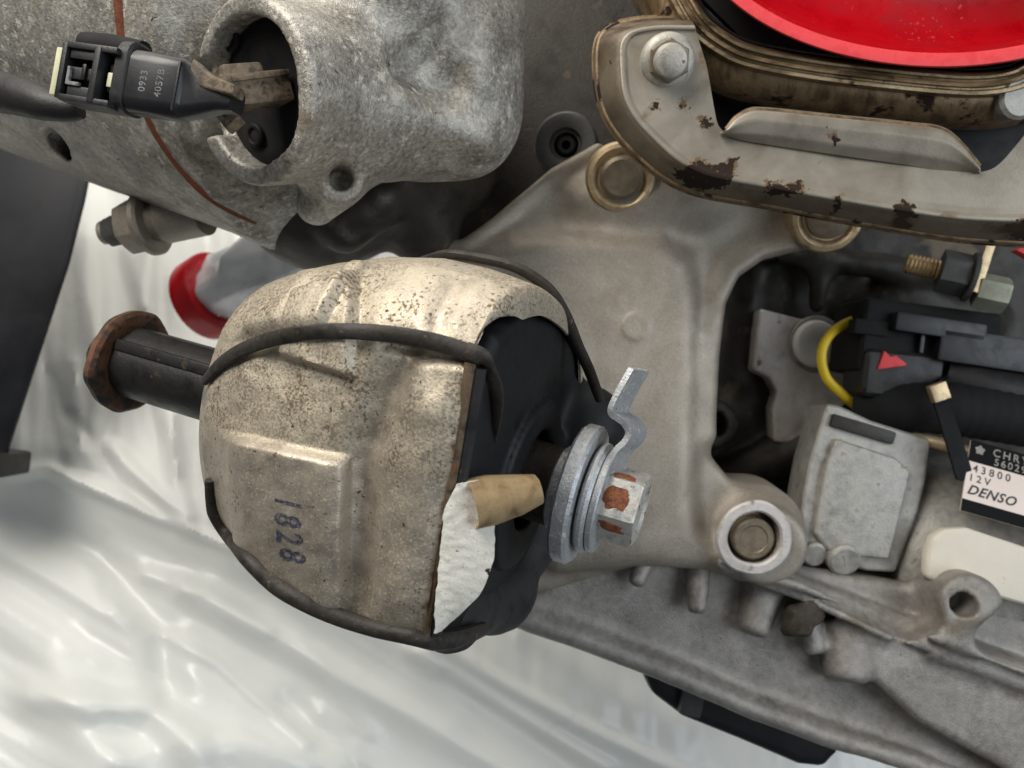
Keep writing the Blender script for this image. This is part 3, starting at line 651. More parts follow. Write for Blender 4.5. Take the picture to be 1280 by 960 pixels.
obj('bolt_shank', lathe(ML(60, 0, 0), AX, [(0, 7.8), (70, 7.8)], 24), MT['zinc'], bolt)
def patch(a0, a1, t0, t1, seed):
    g = G(); v = []; f = []; n = 28; u, w = frame(AX, UU)
    for k, s in enumerate((1.0, .85, .6, .3, .02)):
        for i in range(n):
            q = 2 * math.pi * i / n; wv_ = s * (1 + .5 * noise.noise(Vector((math.cos(q) * 1.6, math.sin(q) * 1.6, seed * 9))))
            a = (a0 + a1) / 2 + (a1 - a0) / 2 * math.copysign(abs(math.cos(q)) ** .8, math.cos(q)) * wv_; t = max(.1, (t0 + t1) / 2 + (t1 - t0) / 2 * math.copysign(abs(math.sin(q)) ** .8, math.sin(q)) * wv_)
            h = (a - .28) % (math.pi / 3) - math.pi / 6; r = 13.4 * math.cos(math.pi / 6) / math.cos(h)
            v.append(ML(127.8, 0, 0) + AX * t + (u * math.cos(a) + w * math.sin(a)) * (r + (-.1, .18, .26, .3, .3)[k]))
    for k in range(4):
        for i in range(n): f.append((k * n + i, k * n + (i + 1) % n, (k + 1) * n + (i + 1) % n, (k + 1) * n + i))
    return g.add(v, f)
u_, w_ = frame(AX, UU)
sgn = 1 if w_ @ VV > 0 else -1
for a, (da, t0, t1) in zip((0.55, 1.32, 2.2), ((.24, .4, 8.5), (.34, .2, 9.2), (.2, .2, 9.6))):
    obj('rust_patch', patch(sgn * a - da, sgn * a + da, t0, t1, a), MT['rust_patch'], bolt, angle=180)
# cast arm that ties the back of the mount to the bracket panel
def f_arm(P):
    d = s_cap(P, ML(52, -46, 4), C(655, 585, 424), 24, 30)
    return smin(d, s_cap(P, ML(80, -46, -6), C(690, 590, 424), 14, 20), 10)
obj('mount_arm', nets(f_arm, V(-70, -90, 310), V(60, 40, 470), 2.0), MT['casting_smooth'], mount, angle=180)

# ================================================================ gear housing at the upper left
HS = C(290, 20, 415)                                    # on the housing axis, at the joint
HA = nrm(V(.925, -.225, -.29))
def HP(t, r, ang):                                      # ang 0 = towards viewer, 90 = down
    v = nrm(V(0, 0, -1) - HA * (V(0, 0, -1) @ HA)); u = np.cross(HA, v); return HS + HA * t + (v * math.cos(ang) - u * math.sin(ang)) * r
BM = C(312, 115, 298); BN = nrm(V(-.58, -.21, -.79))     # mouth of the sensor bore and its outward direction
bu, bw = frame(BN)
SLOT = 1 if bw[0] < 0 else -1
def f_house(P):
    d = s_cyl(P, HS, HA, ([-220, -110, -30, -4, 30, 50, 70, 90, 120], [76, 88, 98, 101, 105, 108, 88, 64, 56]), -200, 112, 10)
    q = P - np.float32(HS); t = q @ np.float32(HA)
    d = d + .0
    d = smin(d, s_cyl(P, BM, -BN, ([0, 40, 90], [32.5, 32, 30]), 0, 90, 1.8), 10)
    d = smin(d, s_ell(P, C(550, 60, 372), (38, 50, 44)), 22)
    d = smax(d, -s_ell(P, C(565, 95, 326), (10, 8, 14)), 8)
    d = smin(d, s_cap(P, C(600, 45, 340), C(596, 100, 342), 4.5, 4.5), 6)
    d = smax(d, -s_cap(P, C(545, 20, 326), C(520, 60, 326), 5, 6), 8)
    d = smin(d, s_ell(P, C(585, 150, 372), (22, 24, 26)), 14)
    d = smin(d, s_ell(P, C(455, 170, 345), (25, 14, 22)), 12)
    d = smin(d, s_cap(P, C(420, 60, 345), C(470, -40, 330), 22, 30), 16)
    d = smin(d, s_cap(P, C(590, 30, 352), C(600, 90, 352), 5, 5), 8)
    d = smin(d, s_cap(P, C(640, -30, 372), C(636, 90, 378), 5, 4), 6)
    d = smin(d, s_cap(P, C(470, 120, 318), C(600, 175, 348), 3, 4), 12)
    d = smax(d, -s_cap(P, C(500, 85, 318), C(560, 110, 326), 5, 6), 8)
    # lug with a drilled hole below the boss
    d = smin(d, s_cap(P, C(462, 190, 334), C(396, 256, 342), 10, 8), 9)
    d = smin(d, s_cyl(P, C(424, 226, 326), V(.25, -.2, -.95), 9.5, -30, 4, 2), 6)
    d = smax(d, -s_cyl(P, C(425, 224, 324), V(.25, -.1, -.95), 4.4, -12, 20, .5), 1.0)
    # lower dark shoulder further back
    d = smax(d, -s_ell(P, C(92, 182, 398), (9, 6, 22)), 4)                          # casting dimple
    # the bore with its open slot towards the left
    d = smax(d, -s_cyl(P, BM, BN, 25.8, -13, 20, .6), 1.0)
    d = smax(d, -s_box(P, BM - BN * -4 + bw * (SLOT * 27) + V(0, 2.5, 0), BN, V(0, 1, 0), (12.5, 13.5, 22), .6), 1.0)
    d = d + rough_(P, .40, 70, 1) + rough_(P, .05, 13, 3)
    return d
hs = empty('gear_housing', C(250, 290, 420), 'weathered cast aluminium housing with rust-red joint line and round sensor bore', 'housing')
def f_low(P):
    d = s_cap(P, C(400, 235, 425), C(545, 195, 440), 42, 34)
    d = smin(d, s_cap(P, C(470, 250, 395), C(430, 285, 395), 14, 12), 6)
    d = smin(d, s_cap(P, C(505, 200, 410), C(530, 290, 430), 24, 18), 10)
    d = smin(d, s_cap(P, C(560, 170, 420), C(540, 300, 440), 14, 10), 8)
    d = smax(d, -s_cap(P, C(440, 295, 380), C(480, 300, 380), 7, 8), 3)
    return d + rough_(P, .3, 30, 2)
obj('lower_casing', nets(f_low, C(300, 250, 430) + V(-20, -70, -90), C(620, 250, 430) + V(30, 90, 70), 1.8), MT['casting_dark'], hs, label='darker grey lower casing behind the bulb', angle=180)  # oily and in shade; both are in its dark colour
obj('casting', nets(f_house, C(-70, 120, 480) + V(-40, -110, -240), C(640, 120, 480) + V(60, 150, 60), 1.3), MT['casting'], hs, angle=180)
gp = []
for a in np.linspace(-.75, 2.0, 40): gp.append(HP(-3, 100.6, a))
def hit(px, py, z0=240, z1=560):                         # walk a sight line to the casting surface
    zs = np.linspace(z0, z1, 900); P = np.array([C(px, py, z) for z in zs], dtype=np.float32); d = f_house(P)
    k = int(np.argmax(d < 0)); return zs[k] if d[k] < 0 else None
gp = []
for px, py in [(146, -40), (149, -10), (152, 25), (157, 65), (168, 105), (184, 142), (203, 178), (228, 212), (258, 243), (290, 264), (320, 278)]:
    z = hit(px, py)
    gp.append(C(px, py, (z or gp[-1][2]) + .3))
obj('joint_sealant', tube(gp, [2.5, 2.5, 2.4, 2.2, 2.0, 1.9, 1.8, 1.8, 1.7, 1.4, 1.1], 10, 90, flat=.5, up=V(0, 0, -1)), MT['gasket'], hs, label='rust-red sealant line around the housing joint')
# sensor sitting in the bore
sn = empty('bore_sensor', BM - BN * 14, 'round black sensor seated in the bore of the cast housing', 'sensor')
obj('sensor_face', lathe(BM - BN * 12, BN, [(0, 25.6), (2.5, 25.4), (3.2, 24.2), (3.2, 20), (2.6, 19), (2.6, .5)], 64), MT['dust_black'], sn)
for (x, y) in ((276, 48), (294, 169)):
    c = C(x, y, 306) ; c = c - BN * ((c - (BM - BN * 9)) @ BN)
    sc = obj('screw_boss', ring(c, BN, 2.4, 4.4, 2.2, .6, 32), MT['dust_black'], sn)
    obj('screw', lathe(c, BN, [(0, 2.5), (1.2, 2.5), (1.4, 2), (1.4, .3)], 24), MT['black_void'], sc)
b0 = C(356, 110, 300); b1 = C(272, 118, 284)
obj('terminal_block', boxo((b0 + b1) / 2, b1 - b0, V(0, 1, 0), np.linalg.norm(b1 - b0) / 2, 5.4, 5.5), MT['dusty_plastic'], sn, bevel=1.2)
obj('terminal_block', boxo(C(300, 110, 291), b1 - b0, V(0, 1, 0), 7.5, 7.0, 6.5), MT['dusty_plastic'], sn, bevel=1.6)
obj('terminal_ridge', boxo(C(322, 97, 290), b1 - b0 + V(0, -1, 0), V(0, 1, 0), 11, 1.0, 3.5), MT['dusty_plastic'], sn, bevel=.5)
obj('terminal_clip', boxo(C(285, 145, 290), V(.5, -.6, -.3), V(.6, .5, 0), 5.5, 3.2, 2.4), MT['dusty_plastic'], sn, bevel=.7)

# ---------------------------------------------------------------- connector plugged into the sensor
cn = empty('wiring_connector', C(150, 140, 285), 'black plastic wiring connector with cream lock and faint printed numbers', 'connector')
kx = nrm(C(250, 118, 280) - C(100, 96, 291)); ky = nrm(V(0, 1, 0) - kx * kx[1]); kz = np.cross(kx, ky)
if kz[2] > 0: kz = -kz
KO = C(185, 106, 280)
def K(x, y, z): return KO + kx * (x * 1.19 + 6.0) + ky * y * 1.04 + kz * z     # connector frame: along, up, towards viewer
def rrect(hx, hy, r, n=6):
    out = []
    for cx_, cy_, a0 in ((hx - r, hy - r, 0), (-hx + r, hy - r, 90), (-hx + r, -hy + r, 180), (hx - r, -hy + r, 270)):
        for k in range(n + 1):
            a = math.radians(a0 + 90 * k / n); out.append((cx_ + r * math.cos(a), cy_ + r * math.sin(a)))
    return out
def stack(secs):
    """loft of rounded rectangles along x: (x, hy, hz, r, dy, dz)"""
    g = G(); v = []; f = []; n = None
    for x, hy, hz, r, dy, dz in secs:
        pr = rrect(hy, hz, r); n = len(pr); v += [K(x, y + dy, z + dz) for y, z in pr]
    for i in range(len(secs) - 1):
        for k in range(n): f.append((i * n + k, i * n + (k + 1) % n, (i + 1) * n + (k + 1) % n, (i + 1) * n + k))
    f.append(tuple(range(n))); f.append(tuple((len(secs) - 1) * n + k for k in range(n)))
    return g.add(v, f)
obj('sheath', stack([(-9, 9.2, 5, 4, 0, 0), (-8, 10, 6, 4.4, 0, 0), (7.2, 9.6, 6, 4.2, -.2, 0), (8.0, 9.0, 5.4, 4, -.2, 0), (8.8, 8.6, 4.9, 3.4, -.2, -.6), (13, 6.6, 4.8, 3, -.6, -1), (18, 4.2, 4.4, 2.4, -.6, -2), (22, 3.6, 4.2, 2, -.4, -3)]), MT['black_gloss'], cn, angle=40)
obj('sheath_seam', boxo(K(7.6, -.4, 5.6), ky, kx, 8.0, .45, .5), MT['black_plastic'], cn, bevel=.3)
obj('dust_crust', stack([(10, 4, 2.6, 1.2, 5.2, 1.2), (16, 2.4, 2.8, 1, 2.8, 1.2), (24, 1.6, 3.2, .8, 1.4, .6)]), MT['dusty_plastic'], cn, angle=60)
obj('collar', stack([(-14, 9.5, 5, 4, 1.0, -1), (-13, 11.4, 6.6, 5, 1.0, -1), (-9.4, 11.6, 6.8, 5, 1.0, -1), (-8.6, 10.6, 6, 4.6, 1.0, -1)]), MT['black_plastic'], cn, angle=40)
obj('top_barrel', tube([K(-31, 10.6, -4), K(-22, 11.0, -4), K(-11, 10.2, -4)], 4.6, 18, 20), MT['dust_black'], cn)
# hollow latch housing: frame of walls round an open window
X0, X1, Y0, Y1 = -29.6, -10.0, -10.4, 8.4
for nm, c, h in (('housing_wall', ((X0 + X1) / 2, Y1 - 1, 2.0), (9.8, 1.1, 5.6)), ('housing_wall', ((X0 + X1) / 2, Y0 + 1, 2.0), (9.8, 1.1, 5.6)), ('housing_wall', (X0 + 1.0, -1, 2.0), (1.0, 9.2, 5.6)), ('housing_wall', (-17.4, -1, 2.4), (1.2, 9.2, 5.6)),
                 ('housing_back', ((X0 + X1) / 2, -1, -2.2), (9.8, 9.4, 1.4))):
    obj(nm, boxo(K(*c), kx, ky, *h), MT['black_plastic'], cn, bevel=.5)
obj('latch_plate', boxo(K(-23.2, -1, 5.2), kx, ky, 5.2, 2.0, .9), MT['black_plastic'], cn, bevel=.3)
obj('latch_plate', boxo(K(-23.2, 5.0, 5.2), kx, ky, 4.8, 1.6, 1.2), MT['black_plastic'], cn, bevel=.3)
obj('latch_plate', boxo(K(-22.2, -7.0, 5.2), kx, ky, 5.0, 1.9, 1.2), MT['black_plastic'], cn, bevel=.3)
obj('latch_bar', boxo(K(-26.3, -2.2, 6.6), kx, ky, .6, 3.0, .6), MT['grey_print'], cn, bevel=.2)
obj('latch_bar', boxo(K(-24.3, -4.6, 6.6), kx, ky, 2.4, .6, .6), MT['grey_print'], cn, bevel=.2)
obj('latch_bar', boxo(K(-21.4, -.6, 6.6), kx, ky, .7, 2.6, .6), MT['black_gloss'], cn, bevel=.2)
obj('latch_finger', boxo(K(-13.4, -.6, 2.6), kx, ky, 2.4, 4.6, 1.2), MT['black_plastic'], cn, bevel=.4)
obj('lock_tab', boxo(K(-13.2, -1.4, 4.6), kx, ky, 1.8, 2.4, .8), MT['cream'], cn, bevel=.4)
obj('lock_bar', boxo(K(-31.4, -1.2, 2.6), kx, ky, 1.3, 8.0, 3.4), MT['cream'], cn, bevel=.5, label='cream plastic lock on the connector end')
for s_, xx in (('0933', -2.6), ('4057B', 2.6)):
    tv, tf = text_mesh(s_, 3.1, .02, 0, 1.12)
    obj('printed_number', ([K(xx - y, x - .4, 6.07) for x, y, z in tv], tf), MT['grey_print'], cn, smooth=False)
obj('cable', tube([C(-120, 108, 330), C(-20, 112, 312), C(30, 122, 301), C(62, 132, 296), C(84, 136, 296), C(100, 134, 296)], [7.2, 7.2, 7.2, 7.4, 6.4, 4], 22, 60, rmod=lambda i, q: 1 + .015 * math.sin(i * .9)), MT['loom_soft'], label='black taped cable running into the connector', cat='cable')

# ---------------------------------------------------------------- behind the housing: studs and nuts, post, bottle
st = empty('stud', C(190, 285, 470), 'dark grey threaded stud with two nuts under the cast housing', 'stud')
SA = nrm(C(140, 288, 432) - C(260, 262, 420)); S0 = C(255, 264, 418)
obj('shank', lathe(S0, SA, [(0, 12), (22, 12), (23, 10), (34, 9), (35, 6), (58, 6)], 30), MT['casting_smooth'], st)
obj('nut', hexa(S0 + SA * 33, SA, 14, 11, ch=1.5), MT['casting_smooth'], st)
obj('nut_flange', ring(S0 + SA * 28, SA, 5, 16.5, 5, 1.2), MT['casting_smooth'], st)
obj('stud_end', hexa(S0 + SA * 46, SA, 8, 9, ch=1.2), MT['casting_grey'], st)
po = empty('post', C(40, 590, 640), 'black painted post standing left of the engine', 'post')
pg = [C(-90, 90, 640), C(140, 100, 640), C(112, 250, 640), C(92, 330, 640), C(10, 582, 640), C(-90, 592, 640)]
obj('post_column', prism(pg, (-70, 0, 60)), MT['post'], po, bevel=11, segs=5)
obj('post_foot', boxo(C(-40, 575, 640), V(1, -.12, 0), V(0, 1, 0), 34, 9, 26), MT['sleeve'], po, bevel=3)
bo = empty('spray_can', C(330, 400, 700), 'crumpled clear plastic bottle with a red ring cap behind the mount', 'bottle')
BA = nrm(C(400, 318, 690) - C(262, 372, 690) + V(0, 0, -50)); B0 = C(262, 372, 690)
bo.name = 'bottle'
obj('red_cap', lathe(B0, BA, [(-8, 24), (-8, 32), (-6, 34.5), (12, 35), (14, 34), (14, 24)], 48, closed=True), MT['red'], bo)
obj('bottle_body', lathe(B0 + BA * 6, BA, [(0, .5), (0, 24), (14, 26), (30, 25), (50, 30), (80, 32), (120, 34), (170, 30)], 60, wob=lambda t, a: 1 + .10 * math.sin(3 * a + t * .12) + .07 * math.sin(5 * a - t * .21) + .04 * math.sin(9 * a + t * .3)), MT['foil'], bo, angle=180)

# ================================================================ cast bracket panel in the middle
f_pts = [(530, 316), (580, 302), (622, 272), (690, 214), (742, 188), (900, 175), (1080, 200), (1090, 268), (1000, 300), (950, 312), (912, 336), (893, 372), (884, 440), (880, 520), (890, 570), (915, 600), (985, 640), (1000, 705), (930, 710), (800, 706), (690, 740), (560, 760)]
def f_brk(P):
    d = s_poly(P, f_pts, 424, 470, 5)
    pad = s_poly(P, [(560, 330), (640, 300), (740, 292), (830, 296), (862, 322), (872, 370), (872, 480), (868, 620), (880, 690), (800, 690), (600, 690)], 412, 460, 9)
    d = smin(d, pad, 16)
    d = smin(d, s_line(P, [C(470, 300, 440), C(530, 314, 432), C(582, 306, 424), C(624, 274, 424), C(692, 216, 424), C(748, 184, 424)], 2.2), 6)
    d = smin(d, s_line(P, [C(1010, 302, 424), C(950, 316, 424), C(916, 340, 424), C(898, 378, 424), C(888, 450, 424), C(884, 540, 424)], 3), 12)
    d = smin(d, s_ell(P, C(820, 250, 424), (40, 14, 12)), 14)
    d = smin(d, s_cyl(P, C(795, 408, 412), V(0, 0, -1), 7.0, -4, 1.4, 1.0), .8)
    d = smax(d, -s_cyl(P, C(795, 408, 412), V(0, 0, -1), 5.4, .7, 5, .6), .6)
    d = smin(d, s_cyl(P, C(944, 668, 430), V(0, -.1, -1), ([0, 14, 26], [26, 20, 18.5]), -30, 25, 3), 8)        # bolt boss
    d = smax(d, -s_cyl(P, C(940, 672, 405), V(0, -.1, -1), 12.6, -7, 12, 1), 1.5)
    d = smin(d, s_line(P, [C(700, 700, 418), C(800, 690, 418), C(880, 696, 420), C(920, 706, 420)], 4), 12)
    return d + rough_(P, .12, 70, 2)
cb = empty('cast_bracket', C(780, 740, 440), 'smooth satin cast aluminium bracket panel with small round button behind the mount', 'bracket')
obj('casting', nets(f_brk, C(440, 480, 430) + V(0, -130, -50), C(1110, 480, 430) + V(0, 150, 60), 1.5), MT['casting_smooth'], cb, angle=180)
bt = empty('bolt', C(940, 672, 412), 'tarnished round bolt sunk in the cast boss beside the silver motor', 'bolt')
obj('bolt_face', lathe(C(940, 672, 407), V(0, -.1, -1), [(-6, 10.2), (2.4, 10.2), (3.2, 9.2), (3.2, 7), (2.6, 6.4), (2.6, .3)], 40), MT['recess_bolt'], bt)
obj('bolt_collar', ring(C(940, 672, 411), V(0, -.1, -1), 10.3, 12.0, 1.6, .4), MT['casting_dark'], bt)
obj('boss_rim', ring(C(941, 671, 404), V(0, -.1, -1), 12.7, 18.2, 3.4, 1.0, 64, wob=lambda t, a: 1 + .012 * math.sin(3 * a + 1) + .008 * math.sin(7 * a)), MT['pale_cast'], cb, label='bright worn rim of the bolt boss')
# ring-shaped boss on the shadowed part and the washered bolts under the pressed plate
rb = empty('threaded_boss', C(707, 205, 440), 'grey ring-shaped boss with a dark hole above the cast bracket', 'boss')
RA = nrm(V(-.15, -.1, -1))
obj('boss_ring', lathe(C(708, 182, 436), RA, [(-30, 17), (4, 16.6), (6, 15.2), (6.4, 12), (5, 8.4), (2, 7.6), (2, 6.5), (-6, 5.4), (-6, .3)], 48), MT['casting_grey'], rb)
obj('boss_core', lathe(C(708, 182, 436), RA, [(-7, 5), (1.2, 5), (2, 4), (2, 2.4), (-4, 2.2), (-4, .2)], 32), MT['black_void'], rb)
def washer_bolt(px, py, d, r, label, group=None):
    e = empty('flange_bolt', C(px, py, d), label, 'bolt')
    ax = nrm(V(-.05, -.28, -1)); c = C(px, py, d)
    obj('washer', lathe(c, ax, [(-12, r), (0, r), (2, r - 1), (2.6, r - 3), (1.6, r - 5), (.6, r - 6), (.6, .3)], 48), MT['washer_bronze'], e)
    obj('bolt_head', lathe(c, ax, [(0, r * .62), (4, r * .6), (5.2, r * .5), (5.2, .3)], 36), MT['recess_bolt'], e)
    return e
washer_bolt(776, 222, 412, 17.2, 'bronze-tinted washer and bolt half hidden under the left end of the pressed plate')
washer_bolt(1034, 270, 412, 18, 'bronze-tinted washer and bolt peeking out below the long edge of the pressed plate')

# ================================================================ dark depths between the engine parts
def panel(name, pts, d, dz, m, label, cat, bevel=4):
    return obj(name, prism([C(x, y, d) for x, y in pts], (0, 0, dz)), m, label=label, cat=cat, bevel=bevel, segs=3)
panel('block_panel', [(540, 330), (600, 180), (640, -60), (1000, -60), (1000, 320), (700, 340)], 500, 60, MT['casting_dark'], 'engine block panel coloured dark for the shade behind the gap beside the housing', 'engine block')  # dark colour carries the shade of the gap
bk = empty('engine_block', C(1080, 640, 540), 'oily engine block wall, darkened for shade, seen through the bracket opening', 'engine block')
def f_blk(P):
    d = s_poly(P, [(840, 240), (1500, 220), (1500, 800), (1000, 800), (840, 640)], 520, 580, 6)
    d = smin(d, s_cap(P, C(945, 340, 522), C(925, 470, 522), 7, 6), 10)
    d = smin(d, s_cap(P, C(1025, 300, 505), C(1022, 380, 505), 6, 5), 6)
    d = smin(d, s_cap(P, C(985, 315, 505), C(1200, 350, 505), 8, 8), 12)
    d = smin(d, s_cyl(P, C(893, 530, 500), V(.2, 0, -1), 15, -30, 4, 2), 5)
    d = smax(d, -s_cyl(P, C(893, 530, 497), V(.2, 0, -1), 7.5, -16, 20, 1), 1.5)
    d = smin(d, s_cap(P, C(900, 600, 512), C(1000, 560, 512), 10, 14), 10)
    d = smin(d, s_ell(P, C(1150, 400, 520), (50, 24, 18)), 14)
    return d + rough_(P, .5, 40, 2)
obj('casting', nets(f_blk, C(830, 480, 540) + V(0, -170, -60), C(1500, 480, 540) + V(10, 150, 50), 2.2), MT['casting_dark'], bk, angle=180)  # shade of the opening is put into this dark casting colour

# ================================================================ pressed steel plate, top right
pl = empty('pressed_plate', C(1000, 300, 350), 'tarnished beige pressed steel plate with brown rust blotches and folded rim', 'steel plate')
def dense(g, N, rows, mul):                             # finer copy of a loft, same shape
    A = np.array(g.v).reshape(-1, N, 3); m = len(A); r = np.linspace(0, m - 1, rows); c = np.linspace(0, N - 1, N * mul)
    i0 = np.minimum(r.astype(int), m - 2); fr_ = (r - i0)[:, None, None]; B = A[i0] * (1 - fr_) + A[i0 + 1] * fr_
    j0 = np.minimum(c.astype(int), N - 2); fc = (c - j0)[None, :, None]; Bq = B[:, j0] * (1 - fc) + B[:, j0 + 1] * fc
    n2 = N * mul
    return G().add(Bq.reshape(-1, 3), [(a * n2 + b, a * n2 + b + 1, (a + 1) * n2 + b + 1, (a + 1) * n2 + b) for a in range(rows - 1) for b in range(n2 - 1)])
def dpl(x): return np.interp(x, [740, 1280, 1500], [348, 336, 330])
O_ = [(862, 22), (800, 24), (765, 32), (748, 48), (744, 80), (750, 130), (768, 165), (800, 200), (838, 228), (880, 244), (960, 258), (1060, 277), (1180, 297), (1260, 304), (1330, 306), (1500, 305)]
F_o = [(868, 34), (822, 34), (790, 40), (777, 54), (776, 84), (780, 120), (794, 148), (822, 178), (850, 202), (885, 219), (960, 234), (1060, 252), (1180, 271), (1260, 276), (1330, 274), (1500, 270)]
I_ = [(872, 46), (876, 60), (882, 80), (886, 100), (889, 118), (893, 140), (898, 158), (912, 170), (940, 177), (980, 183), (1060, 195), (1130, 204), (1195, 215), (1238, 212), (1270, 182), (1310, 130)]
N_ = 16
def mixl(A, B, t, dz): return [C(lerp(a[0], b[0], t), lerp(a[1], b[1], t), dpl(a[0]) + dz) for a, b in zip(A, B)]
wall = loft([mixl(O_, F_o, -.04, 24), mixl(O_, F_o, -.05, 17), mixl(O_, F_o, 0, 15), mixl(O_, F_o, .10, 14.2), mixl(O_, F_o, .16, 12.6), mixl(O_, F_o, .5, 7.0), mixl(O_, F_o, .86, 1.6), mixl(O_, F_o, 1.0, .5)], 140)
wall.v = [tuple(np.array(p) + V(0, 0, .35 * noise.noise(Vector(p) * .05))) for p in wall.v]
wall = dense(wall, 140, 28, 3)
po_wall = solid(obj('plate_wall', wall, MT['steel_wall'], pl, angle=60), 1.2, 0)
face = loft([mixl(O_, F_o, .98, .9), mixl(O_, F_o, 1.02, -.1), mixl(O_, F_o, 1.12, -.2), mixl(O_, F_o, 1.25, .9), mixl(F_o, I_, .25, 1.4), mixl(F_o, I_, .5, 1.4), mixl(F_o, I_, .75, 1.6), mixl(F_o, I_, 1, 1.8)], 140)
face.v = [tuple(np.array(p) + V(0, 0, .35 * noise.noise(Vector(p) * .05))) for p in face.v]
face = dense(face, 140, 60, 3)
po_face = solid(obj('plate_face', face, MT['steel_plate'], pl, angle=60), 1.3, 0)
rimp = mixl(O_, F_o, -.03, 17)
obj('plate_rim', tube(rimp, 1.3, 10, 140), MT['steel_edge'], pl)
rim2 = mixl(O_, F_o, .10, 13.2)
obj('rim_bead', tube(rim2, [1.2] * 16, 10, 140, flat=.7, up=V(0, 0, -1)), MT['steel_edge'], pl)
LB = [(900, 166), (925, 174), (960, 180), (1060, 195), (1130, 205), (1190, 215), (1226, 217)]
LT = [(908, 164), (920, 150), (944, 140), (1060, 151), (1130, 158), (1184, 168), (1224, 210)]
lip = loft([[C(x, y, dpl(x) + 2.4) for x, y in LB], [C(lerp(a[0], b[0], .3), lerp(a[1], b[1], .3), dpl(a[0]) - .5) for a, b in zip(LB, LT)], [C(lerp(a[0], b[0], .75), lerp(a[1], b[1], .75), dpl(a[0]) - 2.4) for a, b in zip(LB, LT)], [C(x, y, dpl(x) - 2) for x, y in LT], [C(x, y - 5, dpl(x) + 4) for x, y in LT]], 90)
lip = dense(lip, 90, 30, 3)
lp = obj('plate_lip', lip, MT['steel_plate'], pl, angle=60); solid(lp, 1.0, 0)
obj('lip_edge', tube([C(x, y - 2, dpl(x) - .3) for x, y in LT], 1.1, 8, 80), MT['steel_edge'], lp)
bl = [[(842, 215), (870, 200), (898, 205), (920, 198), (918, 222), (895, 238), (862, 234)], [(955, 236), (970, 228), (985, 232), (1002, 224), (1006, 238), (985, 245), (965, 244)], [(1118, 258), (1130, 252), (1142, 258), (1146, 268), (1130, 272), (1120, 268)], [(1040, 250), (1050, 246), (1053, 260), (1042, 266)], [(1036, 171), (1044, 166), (1051, 173), (1044, 181)], [(1258, 280), (1285, 272), (1300, 285), (1280, 300), (1262, 296)], [(812, 130), (822, 128), (824, 137), (814, 139)], [(848, 126), (856, 124), (858, 134), (850, 135)], [(955, 230), (962, 226), (966, 238), (957, 241)], [(868, 150), (882, 146), (892, 156), (880, 162)]]
def rust_attr(o, g):
    P = np.array(g.v); x = CX + FPX * P[:, 0] / P[:, 2]; y = CY - FPX * P[:, 1] / P[:, 2]; v = np.zeros(len(P))
    for pts in bl: v = np.maximum(v, np.clip(.62 - poly2(x.astype(np.float32), y.astype(np.float32), pts) / 15, 0, 1))
    if len(o.data.vertices) != len(P): print('WARN rust size', len(P))
    a = o.data.attributes.new('rust', 'FLOAT', 'POINT'); a.data.foreach_set('value', v.astype(np.float32))
rust_attr(po_wall, wall); rust_attr(po_face, face); rust_attr(lp, lip)
pb = empty('plate_bolt', C(833, 80, 346), 'dull grey flanged bolt clamping the upper left end of the pressed plate', 'bolt')
PA = nrm(V(-.02, -.38, -1)); pc = C(834, 76, 347)
obj('bolt_flange', lathe(pc, PA, [(-3, 11), (1.6, 11.2), (3.2, 10.2), (4.2, 8.2), (4.2, 2)], 48), MT['bolt_grey'], pb)
obj('bolt_head', hexa(pc + PA * 3.8, PA, 8.8, 4.0, ch=1.0, dish=0), MT['recess_bolt'], pb)
obj('bolt_tip', lathe(pc + PA * 7, PA, [(0, 6.9), (3.0, 6.8), (4.4, 6.2), (5.0, 5), (5.2, .3)], 36), MT['bolt_grey'], pb)

# ---------------------------------------------------------------- heat stained flange ring with the red plug
fr = empty('port_flange', C(1080, 140, 370), 'heat-stained oval steel port flange with ridged lip around the red plug', 'flange')
def rr_path(dx, dz, n=1):
    base = [(770, -160), (800, -60), (830, -8), (856, 36), (884, 62), (925, 84), (1000, 100), (1100, 113), (1200, 122), (1250, 120), (1290, 108), (1340, 70), (1380, 0), (1400, -120)]
    B = np.array(base, float); T = np.gradient(B, axis=0); Nn = np.stack([-T[:, 1], T[:, 0]], 1); Nn /= np.linalg.norm(Nn, axis=1)[:, None]
    return [C(p[0] + q[0] * dx, p[1] + q[1] * dx, 352 - .012 * (p[0] - 860) + dz) for p, q in zip(B, Nn)]
obj('ridged_lip', loft([rr_path(-36, 60), rr_path(-32, 14), rr_path(-30, 4), rr_path(-27, 0), rr_path(-24, .5), rr_path(-22, 3), rr_path(-20, 3.4), rr_path(-18, .6), rr_path(-14, .2), rr_path(-12, 2.6), rr_path(-10, 2.8), rr_path(-8, .6), rr_path(-4, .6), rr_path(-1, 4), rr_path(1, 7)], 150), MT['ring_steel'], fr, angle=50)
obj('flange_skirt', loft([rr_path(0, 6), rr_path(4, 6.2), rr_path(18, 9), rr_path(32, 16), rr_path(40, 30), rr_path(40, 60)], 150), MT['steel_edge'], fr, angle=60)
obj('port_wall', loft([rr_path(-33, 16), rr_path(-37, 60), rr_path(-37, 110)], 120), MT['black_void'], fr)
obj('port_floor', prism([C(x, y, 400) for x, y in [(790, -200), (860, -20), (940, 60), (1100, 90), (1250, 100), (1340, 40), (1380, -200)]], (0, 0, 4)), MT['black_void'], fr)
panel('inlet_panel', [(780, 210), (790, 60), (900, 60), (1350, 90), (1350, 250)], 412, 12, MT['black_void'], 'steel shell coloured black for the shade in the gap above the plate lip', 'steel shell', 2)  # black panel colour stands for shade between lip and ring
